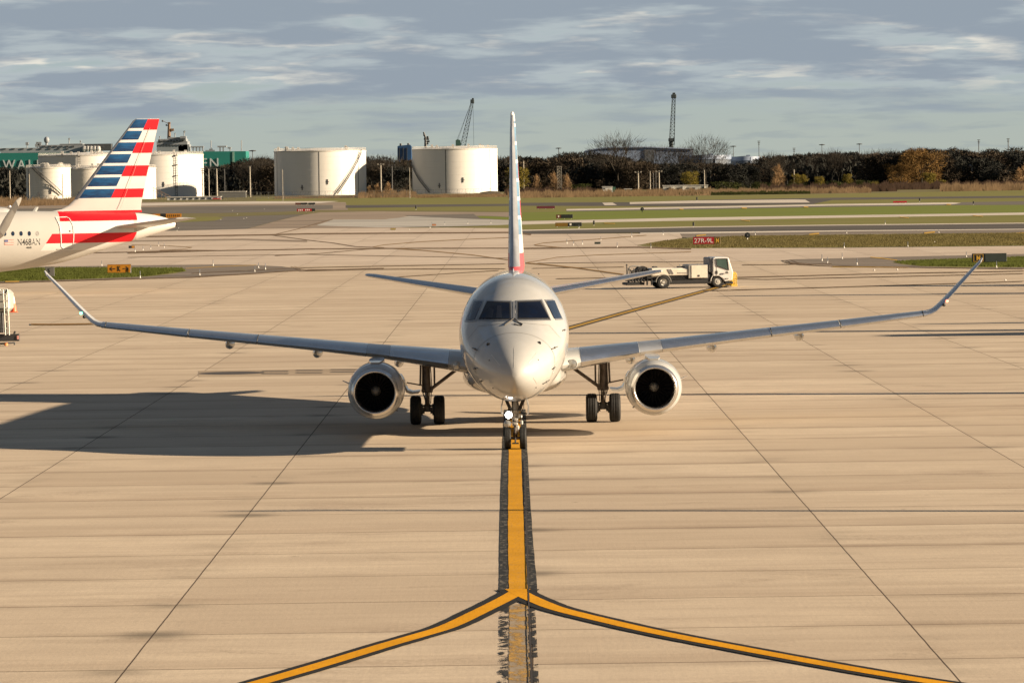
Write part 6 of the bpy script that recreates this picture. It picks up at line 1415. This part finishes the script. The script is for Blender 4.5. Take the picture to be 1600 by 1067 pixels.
for px, yb, yt, D_, lb, hd, mm, r_ in [
 (15.6, 303, 267, 1700, 'pale pole before the green ship at far left', 'flat' if 0 else None, M_pole, .3), (46, 304, 272, 1500, 'thin pale pole on the small far left tank', None, M_pole, .22), (98, 306, 272, 1480, 'thin pale pole right of the small far left tank', None, M_pole, .2),
 (317, 303, 264, 1700, 'first slim pole right of the tail side tank', 'multi', M_pole, .26), (326.7, 303, 264, 1700, 'second slim pole right of the tail side tank', None, M_pole, .24), (339, 303, 264, 1700, 'thick pole under the last ship letter', 'multi', M_pole, .42), (351.3, 303, 264, 1700, 'slim dark pole before the dark hull', None, M_poled, .22),
 (391, 302, 260, 1700, 'left lattice pole of the close pair', 'multi', M_pole, .35), (395.6, 302, 236, 1900, 'tall thin pole of the close pair with flat top lamp', 'flat', M_poled, .22),
 (442, 312, 265, 1350, 'slim white pole in front of the middle tank', None, M_pole, .12), (595.5, 303, 256, 1650, 'pale twin lamp pole in the gap between the tanks', 'cross', M_pole, .35), (613, 303, 257, 1650, 'grey twin lamp pole right in the gap between the tanks', 'cross', M_poled, .3), (640.5, 310, 262, 1400, 'slim white pole at the left side of the right tank', None, M_pole, .12),
 (873, 250, 232, 2300, 'thin mast with flat lamp above the woods right of the fin', 'flat', M_poled, .25), (818.5, 285, 252, 1800, 'pale pole right beside the fin', None, M_pole, .3),
 (997.5, 302, 268, 1560, 'brown twin lamp pole left of the trailer', 'cross', M_pole, .32), (1016, 298, 268, 1640, 'thin dark pole between two lamp poles', None, M_pole, .22), (1021, 298, 270, 1640, 'thin short pole of the middle row', None, M_poled, .2), (1025, 298, 269, 1640, 'thin pole next to the tall lamp pole', None, M_poled, .2), (1030, 298, 267, 1640, 'twin lamp pole with white lamps beside the trailer', 'cross', M_pole, .32), (1100.8, 297, 266, 1640, 'plain pale pole at the right end of the trailer', None, M_pole, .26),
 (1146, 250, 229, 2300, 'tall mast with flat lamp behind the round tank', 'flat', M_poled, .22), (1186, 250, 221, 2300, 'tallest thin mast right of the round tanks', 'multi', M_poled, .22), (1241, 260, 232, 2300, 'thin mast above the low far woods', 'multi', M_poled, .22), (1241, 294, 265, 1750, 'pale stub pole in the reeds right of the round tanks', None, M_pole, .28), (1284.5, 255, 226.5, 2300, 'thin mast with flat lamp, left of two over the woods', 'flat', M_poled, .22), (1343, 255, 225.5, 2300, 'thin mast with flat lamp, right of two over the woods', 'flat', M_poled, .22), (1529.5, 250, 219, 2300, 'multi lamp mast right of the autumn tree', 'multi', M_poled, .3), (1575.5, 250, 217, 2300, 'multi lamp mast near the right edge', 'multi', M_poled, .3)]: pole(px, yb, yt, D_, lb, hd, mm, r_)
p = at(1519, 290, 1850); p.z = 0; t = thing('street_lamp', p, 'curved arm street lamp against the dark woods at right', 'street lamp'); z1 = at(1519, 258.5, 1850).z
mb = MB(); mb.tube([(0, 0, 0), (0, 0, z1 - .6), (-.3, 0, z1), (-1.3, 0, z1 + .1)], .16, 6); mb.obj('pole', M_trim, t); mb = MB(); mb.box((-1.5, 0, z1), (.9, .4, .3)); mb.obj('lamp_head', M_trim, t)
# little lattice mast
p = at(874.5, 302, 1600); p.z = 0; t = thing('lattice_mast', p, 'short square lattice mast among the pale saplings', 'mast'); z1 = at(874.5, 260.5, 1600).z
mb = MB(); lattice(mb, (0, 0, 0), (0, 0, z1), 1.7, 1.7, 9, .13); mb.obj('frame', M_pole, t); mb = MB(); mb.box((0, 0, z1), (2.0, 1.6, .25)); mb.obj('top_platform', M_pole, t)
# pale smoke coloured roof glimpsed in the gap
# ================================================================== TREES
M_bark = mat('bark', (.035, .028, .022), .9); M_barkp = mat('pale_bark', (.22, .17, .11), .9)
M_twigd = mat('dark_twig', (.026, .027, .024), .95, var=.35, scale=.25, spec=.1); M_twigd2 = mat('dark_twig_brown', (.048, .038, .027), .95, var=.35, scale=.25, spec=.1); M_twigb = mat('grey_twig', (.035, .030, .024), .95, var=.35, scale=.3, spec=.1)  # dark twig tones lifted, distance haze put into the colour
M_aut = mat('autumn_twig', (.155, .092, .032), .95, var=.4, scale=.25, spec=.1); M_autg = mat('budding_twig', (.15, .12, .025), .95, var=.35, scale=.3, spec=.1); M_tan = mat('tan_twig', (.26, .17, .09), .95, var=.35, scale=.4, spec=.1); M_bush = mat('bush_leaf', (.040, .046, .014), .95, var=.5, scale=.4, spec=.1)
def limbs(mb, p, d, L, r_, depth, spread, rnd, tips):
    q = p + d * L; mb.tube([p, p.lerp(q, .5) + Vector((rnd.uniform(-1, 1), rnd.uniform(-1, 1), 0)) * L * .05, q], [r_, r_ * .8, r_ * .6], 4)
    if depth == 0: tips.append((q, d)); return
    for k in range(rnd.choice((2, 3, 3))):
        nd = (d + Vector((rnd.uniform(-1, 1), rnd.uniform(-1, 1), rnd.uniform(-.25, .6))) * spread).normalized(); limbs(mb, q, nd, L * rnd.uniform(.62, .85), r_ * .58, depth - 1, spread, rnd, tips)
def card(mb, c, d, L, w_, rnd):
    s_ = d.cross(Vector((rnd.uniform(-1, 1), rnd.uniform(-1, 1), rnd.uniform(-1, 1)))).normalized() * w_ / 2; mb.add([c - s_, c + s_, c + d * L], [(0, 1, 2)])
def make_tree(name, H_, rad, depth, mbark, mtw, n_cards, cw, cl, seed, label, cat='tree', group=None, spread=.55, low=.25, shape=1.0, dense=False):
    rnd = random.Random(seed); t = thing(name, (0, 0, 0), label, cat, group)
    mb = MB(); tips = []
    limbs(mb, Vector((0, 0, 0)), Vector((0, 0, 1)), H_ * .30, H_ * .022, depth, spread, rnd, tips); 
    zmax = max(q.z for q, _ in tips); k = H_ * .95 / zmax; mx = max(max(abs(q.x), abs(q.y)) for q, _ in tips); kx = rad / mx * .92
    mb.v = [(v[0] * kx, v[1] * kx, v[2] * k) for v in mb.v]; tips = [(Vector((q.x * kx, q.y * kx, q.z * k)), d_) for q, d_ in tips]
    mb.obj('trunk', mbark, t)
    mb = MB()
    blobs = [(Vector((rnd.uniform(-1, 1) * rad * .75, rnd.uniform(-1, 1) * rad * .75, H_ * rnd.uniform(low + .05, .88))), rad * rnd.uniform(.25, .5)) for _ in range(12)] if dense else None
    for i in range(n_cards):
        if dense and rnd.random() < .8:
            c0, br = rnd.choice(blobs); v = Vector((rnd.gauss(0, 1), rnd.gauss(0, 1), rnd.gauss(0, 1))).normalized() * br * rnd.random() ** .35; c = c0 + v
            kk = max(0., 1 - ((c.z / H_ - .5) / .55) ** 2) ** .5; c.x *= .35 + .75 * kk; c.y *= .35 + .75 * kk
            if c.z < 0: c.z = rnd.uniform(0, H_ * .4)
            if c.z > H_: c.z = H_ * rnd.uniform(.8, .98)
            d_ = v.normalized()
        elif dense is None:
            v = Vector((rnd.gauss(0, 1), rnd.gauss(0, 1), rnd.gauss(0, 1))).normalized() * rnd.random() ** .42
            taper = 1. if low > .2 else max(.15, 1.15 - (v.z + 1) * .5)
            c = Vector((v.x * rad * taper, v.y * rad * taper, H_ * (low + (1 - low) * (v.z + 1) / 2))); d_ = (c - Vector((0, 0, H_ * (low * .9) - .5 + (.55 * c.z if low < .2 else 0)))).normalized()
        else: q, d0 = rnd.choice(tips); d_ = (d0 + Vector((rnd.uniform(-1, 1), rnd.uniform(-1, 1), rnd.uniform(-.6, 1))) * .9).normalized(); c = q + Vector((rnd.uniform(-1, 1), rnd.uniform(-1, 1), rnd.uniform(-1.4, .6))) * rad * .16
        card(mb, c, (d_ + Vector((rnd.uniform(-1, 1), rnd.uniform(-1, 1), rnd.uniform(-1, 1))) * .5).normalized(), cl * rnd.uniform(.5, 1.3), cw, rnd)
    mb.obj('crown', mtw, t, fix=False); return t
def put(t, px, yb, yt, D, label=None, first=False, wide=1.):
    p = at(px, yb, D); h = at(px, yt, D).z; c = t if first else copy_tree(t); c.location = (p.x, D, 0); k = h / t['h']; c.scale = (k * wide, k * wide, k); c['h'] = t['h']; c.rotation_euler = (0, 0, random.uniform(0, 6.28))
    if label: c['label'] = label
    return c
def proto(*a, **k): t = make_tree(*a, **k); t['h'] = a[1]; return t
GW = 'dark bare trees of the woods across the field'; GL = 'dark bare tree in the woods beyond the grass'
pd = [proto('dark_tree', 12., 6.5, 4, M_bark, m_, 4200, .32, 1.1, 20 + i, GL, group=GW, dense=True, low=.05) for i, m_ in enumerate((M_twigd, M_twigd2, M_twigd, M_twigd2))]
used = [False] * 4
def prof_top(px):      # height of the tree line in the photograph
    xs = [-60, 0, 380, 400, 425, 560, 575, 600, 640, 780, 800, 830, 860, 900, 940, 980, 1010, 1040, 1075, 1110, 1150, 1180, 1210, 1250, 1290, 1330, 1380, 1430, 1480, 1500, 1550, 1600, 1700]
    ys = [262, 262, 262, 250, 250, 250, 250, 252, 254, 252, 251, 249, 245, 247, 250, 248, 250, 257, 250, 248, 255, 250, 247, 244, 243, 245, 240, 239, 239, 238, 238, 239, 238]
    return float(np.interp(px, xs, ys)) + 2.2 * math.sin(px * .045 + 1) + 1.6 * math.sin(px * .117)
rnd = random.Random(5)
spots = [(x + rnd.uniform(-5, 5), rnd.uniform(1840, 2080)) for x in np.arange(380, 640, 11)] + [(x + rnd.uniform(-6, 6), rnd.uniform(1820, 2080)) for x in np.arange(785, 1680, 8.5)] + [(x + rnd.uniform(-6, 6), rnd.uniform(1900, 2080)) for x in (-30, -12, 4, 22, 38, 322, 334, 346, 358, 370)]
for k, (px, D_) in enumerate(spots):
    i = k % 4; top = prof_top(px) + rnd.choice((-5, -2, 0, 1, 3, 7, 10)) * (.9 if px > 1450 or px < 400 else 1.0)
    if 1040 < px < 1190: top = max(top, 256)
    put(pd[i], px, 290, top, D_, GL, first=not used[i], wide=rnd.uniform(1.0, 1.5)); used[i] = True
# the far wood nobody could count: undergrowth and the wood behind, as one mass
mb = MB(); rnd = random.Random(11)
for i in range(52000):
    px = rnd.uniform(-60, 1690); D_ = rnd.uniform(1900, 2350)
    if 640 < px < 780 or 425 < px < 560: continue
    gate = .86 if 380 < px < 640 else 1
    top = prof_top(px) + 5 + 3 * math.sin(px * .13) + 2 * math.sin(px * .37) + (10 if 1030 < px < 1190 else 0); z1 = at(px, top, D_).z
    p = at(px, 280, D_); z = z1 * (1 - rnd.random() ** 1.2) * rnd.uniform(.8, 1.04)
    card(mb, Vector((p.x, D_, max(0, z - 1))), Vector((rnd.uniform(-.7, .7), rnd.uniform(-.3, .3), 1)).normalized(), rnd.uniform(1.6, 3.4), rnd.uniform(1.0, 2.2), rnd)
tag(mb.obj('far_wood', M_twigd, fix=False), 'dark far wood of bare trees closing the field', 'wood', kind='stuff')
mb = MB()                                                     # a paler wooded rise still farther off
for i in range(22000):
    px = rnd.uniform(-80, 1700); D_ = rnd.uniform(3000, 3500); base_ = float(np.interp(px, [-80, 380, 400, 430, 590, 640, 1180, 1240, 1300, 1380, 1700], [262, 252, 248, 250, 251, 256, 246, 243.5, 242, 240.5, 238])) 
    z1 = at(px, base_ + 1.5 * math.sin(px * .21), D_).z; p = at(px, 280, D_); z = z1 * rnd.uniform(.55, .97)
    card(mb, Vector((p.x, D_, max(0, z - 2))), Vector((rnd.uniform(-.7, .7), 0, 1)).normalized(), rnd.uniform(2.5, 4.5), rnd.uniform(2.2, 4), rnd)
tag(mb.obj('distant_wood', mat('distant_twig', (.12, .10, .085), .95, var=.35, scale=.05, spec=.1), fix=False), 'pale brownish wooded rise on the horizon', 'wood', kind='stuff')
# trees one can tell apart
b1 = proto('bare_tree', 16., 7.5, 6, M_twigb, M_twigb, 1300, .075, 2.2, 3, 'tall round bare tree standing over the warehouse roof', spread=.75, dense=None, low=.34)
put(b1, 965, 290, 210, 1830, first=True, wide=1.15)
b2 = proto('bare_tree', 16., 7.0, 6, M_twigb, M_twigb, 1300, .075, 2.2, 9, 'tall bare tree right of the upright crane', spread=.7, dense=None, low=.30)
put(b2, 1103, 292, 214.5, 1810, first=True, wide=1.15)
for px, yt, lb in ((1030, 227, 'thin bare tree in front of the pale warehouse panel'), (1066, 229, 'thin bare tree right under the crane'), (1300, 233, 'small bare crown poking over the low woods'), (1310, 240, 'bare tree right of the small bare crown'), (1432, 232, 'spiky bare treetop behind the autumn tree'), (1450, 233, 'second spiky treetop behind the autumn tree'), (1360, 236, 'bare tree left of the autumn tree'), (577, 246, 'small bare tree against the middle tank'), (612, 243, 'bare tree in the gap before the blue ship'), (1205, 240, 'bare tree right of the round tanks')):
    put(b2 if px % 2 else b1, px, 292, yt, 1900, lb)
au = proto('autumn_tree', 16., 9.6, 5, M_bark, M_aut, 9000, .22, .9, 12, 'big round rust brown tree at the right of the field', dense=True, low=.02)
put(au, 1441, 297, 232.5, 1720, first=True, wide=1.05); 
au2 = put(au, 1407, 297, 254, 1715, 'lower rust brown tree leaning on the big one', wide=1.0)
bg_ = proto('budding_tree', 9., 4.6, 4, M_barkp, M_autg, 3600, .16, .8, 14, 'yellow green budding bush right beside the fin', dense=True, low=.02)
put(bg_, 808, 299, 262, 1600, first=True)
for px, yb, yt, D_, lb, w_ in ((1452, 297, 270, 1650, 'yellowish bush at the right foot of the autumn tree', 1.1), (1473, 297, 281, 1600, 'green rounded bush at the right foot of the autumn tree', 1.2), (1367, 298, 284, 1600, 'small green bush left of the autumn tree', 1.2), (1281, 298, 276, 1650, 'slim budding bush in the reeds', .9), (1324, 296, 272, 1680, 'slim yellow budding tree left of the small bush', .7), (1249, 297, 272, 1680, 'budding thicket right of the pale stub pole', 1.1), (1078, 296, 268, 1660, 'tan budding tree behind the trailer', 1.1)): put(bg_, px, yb, yt, D_, lb, wide=w_)
sp = proto('pale_sapling', 10., 2.6, 5, M_tan, M_tan, 900, .09, 1.2, 31, 'pale leafless sapling left of the lattice mast', spread=.35, dense=None, low=.06)
put(sp, 866, 300, 268, 1580, first=True)
for px, yb, yt, D_, lb in ((839, 300, 272, 1580, 'pale sapling between the budding bush and the mast'), (886, 300, 271, 1580, 'pale sapling right of the lattice mast'), (1217, 297, 256, 1700, 'conical pale bare tree right of the round tanks'), (1212, 297, 268, 1690, 'shorter pale bare tree beside the conical one'), (590, 303, 287, 1500, 'tan sapling in the gap between the tanks'), (606, 303, 284, 1500, 'second tan sapling in the gap between the tanks'), (1592, 292, 262, 1700, 'rusty thin tree at the right edge'), (1602, 292, 256, 1710, 'taller rusty thin tree cut by the right edge'), (578, 303, 290, 1500, 'low tan shrub right of the middle tank')):
    put(sp, px, yb, yt, D_, lb, wide=1.5 if px > 1500 or px in (590, 606, 578) else 1.15)
bu = proto('low_bush', 4., 6., 3, M_bark, M_bush, 2600, .2, .6, 41, 'wide dark bush right of the trailer', 'bush', dense=True, low=.0)
put(bu, 1135, 299, 285.5, 1600, first=True, wide=1.2)
for px, yb, yt, D_, lb, w_ in ((1190, 298, 286, 1620, 'wide dark bush right of the first one', 1.0), (1300, 297, 284, 1680, 'brown dark thicket before the low woods', 1.4), (1245, 298, 287, 1650, 'thicket at the foot of the pale stub pole', 1.1), (1350, 296, 283, 1680, 'dark thicket left of the small green bush', 1.2), (905, 297, 289, 1600, 'dark low bush left of the white cabin', 1.0), (1103, 301, 295, 1560, 'low dark hedge clump at the reeds, left', 1.4)): put(bu, px, yb, yt, D_, lb, wide=w_)

rnd = random.Random(77)
for k in range(34):
    px = rnd.choice((rnd.uniform(820, 1010), rnd.uniform(1190, 1400), rnd.uniform(1480, 1600), rnd.uniform(385, 420), rnd.uniform(575, 620))); put(b1 if k % 2 else b2, px, 292, prof_top(px) - rnd.uniform(0, 5), rnd.uniform(1880, 2000), GL, wide=rnd.uniform(.8, 1.3))['group'] = GW
# reeds and rough grass along the far edge
M_reed = mat('dry_reed', (.27, .185, .105), .95, var=.35, scale=.15, spec=.1); M_reedg = mat('rough_grass', (.16, .15, .05), .95, var=.3, scale=.2, spec=.1)
def reeds(name, mm, segs, n, h0, h1, label, w_=.5, seed=3):
    rnd = random.Random(seed); mb = MB(); tot = sum(s_[1] - s_[0] for s_ in segs)
    for x0, x1, ya, yb_, hk in segs:
        for i in range(int(n * (x1 - x0) / tot)):
            px = rnd.uniform(x0, x1); slope = -(px - (x0 + x1) / 2) * .014; c = G(px, rnd.uniform(ya, yb_) + slope); hh = rnd.uniform(h0, h1) * hk * (.85 + .2 * math.sin(px * .31) * math.sin(px * .083) + .15 * math.sin(px * 1.7))
            mb.add([(c.x - w_ / 2, c.y, -.05), (c.x + w_ / 2, c.y, -.05), (c.x + rnd.uniform(-.6, .6), c.y, max(.3, hh))], [(0, 1, 2)])
    return tag(mb.obj(name, mm, fix=False), label, 'reeds', kind='stuff')
reeds('reed_bed', M_reed, [(795, 1110, 304.5, 307.5, 1.), (1100, 1360, 300.5, 303, .9), (1470, 1720, 295, 297.5, 1.2), (560, 650, 306, 309, 1.1), (650, 790, 306, 308.5, .45), (430, 560, 307.5, 310, .3), (-40, 120, 311, 322, .9)], 26000, .7, 2.6, 'tan reeds and dry stalks along the far edge of the field')
reeds('hedge_growth', M_bush, [(1060, 1265, 303.3, 304.4, 1.)], 2600, .6, 1.3, 'dark low hedge growth at the foot of the reeds', .9, 5)
reeds('rough_growth', mat('thicket_brown', (.085, .055, .038), .95, var=.4, scale=.1, spec=.1), [(1190, 1400, 298, 300.5, 1.), (1380, 1640, 293.5, 295.2, 1.), (790, 930, 302.5, 304, .9)], 9000, 1.2, 3.4, 'brown scrub between the reeds and the woods', 1.0, 8)
# pale dirt bank below the tanks
mb = MB(); 
for x0, x1, y, hpx in ((425, 640, 306, 3.6), (740, 790, 305.5, 7)):
    a, b = at(x0, y, 1520), at(x1, y, 1520); h = hpx * 1520 / F
    mb.prism([(a.x, 0), (a.x + 3, h * .8), ((a.x + b.x) / 2, h), (b.x - 3, h * .9), (b.x, 0)], 1520, 1530)
tag(mb.obj('earth_bank', mat('bank_soil', (.17, .14, .10), .95, var=.3, scale=.1), fix=True), kind='structure')
# grass blades standing on the near islands so their edges are not a clean cut
def tufts(name, regions, n, mm, label, seed):
    rnd = random.Random(seed); mb = MB(); polys = [[G(*p) for p in r_] for r_ in regions]
    from mathutils import Vector as V
    for P in polys:
        tris = geometry.tessellate_polygon([P]); ar = [abs((P[b] - P[a]).cross(P[c] - P[a]).length) for a, b, c in tris]; T = sum(ar)
        for i in range(n // len(polys)):
            a, b, c = rnd.choices(tris, ar)[0]; u, v = rnd.random(), rnd.random()
            if u + v > 1: u, v = 1 - u, 1 - v
            p = P[a] + (P[b] - P[a]) * u + (P[c] - P[a]) * v; h = rnd.uniform(.05, .24); w2 = rnd.uniform(.015, .05)
            mb.add([(p.x - w2, p.y, .01), (p.x + w2, p.y, .01), (p.x + rnd.uniform(-.1, .1), p.y + rnd.uniform(-.1, .1), h)], [(0, 1, 2)])
    return tag(mb.obj(name, mm, fix=False), label, 'grass', kind='stuff')
tufts('grass_tufts', [[(-60, 427), (0, 421.5), (120, 419.8), (285, 420.5), (290, 424), (230, 432), (120, 436.6), (0, 440)], [(1396, 410.5), (1440, 408.6), (1600, 403.2), (1660, 402), (1660, 416.8), (1600, 417.8), (1440, 416.2)]], 60000, mat('grass_blade', (.13, .15, .032), .9, var=.4, scale=.5, spec=.15), 'short green grass tufts on the two near islands', 2)
tufts('dry_tufts', [[(1010, 383), (1040, 377), (1150, 370), (1600, 365), (1660, 364), (1660, 382), (1600, 383.8), (1300, 386.6), (1080, 387.8), (1030, 386.6)]], 48000, mat('dry_blade', (.19, .155, .06), .9, var=.4, scale=.4, spec=.15), 'dry olive grass tufts on the island with the red sign', 4)
# ================================================================== THE TERMINAL the photograph was taken from (behind and beside the camera; the jet's paint mirrors it)
TB = thing('terminal_building', (0, -8, 0), 'long dark glazed terminal building behind the viewpoint', 'building')
M_tw = mat('terminal_cladding', (.10, .105, .11), .6); M_tg = mat('terminal_glass', (.015, .02, .035), .08, spec=.8)
mb = MB(); mb.box((0, -15, 6.75), (260, 30, 13.5)); mb.box((0, -.4, 3.9), (260, 1.0, .5)); mb.box((0, -.4, 9.2), (260, 1.0, .5)); mb.obj('wall', M_tw, TB)
mb = MB(); mb.box((0, -14, 13.8), (264, 33, .6)); mb.obj('roof', M_gear, TB)
for k in range(-10, 11):
    if k == 0: continue
    mb = MB(); mb.box((k * 12.0, .2, 6.55), (10.6, .2, 4.4)); mb.obj('window', M_tg, TB)
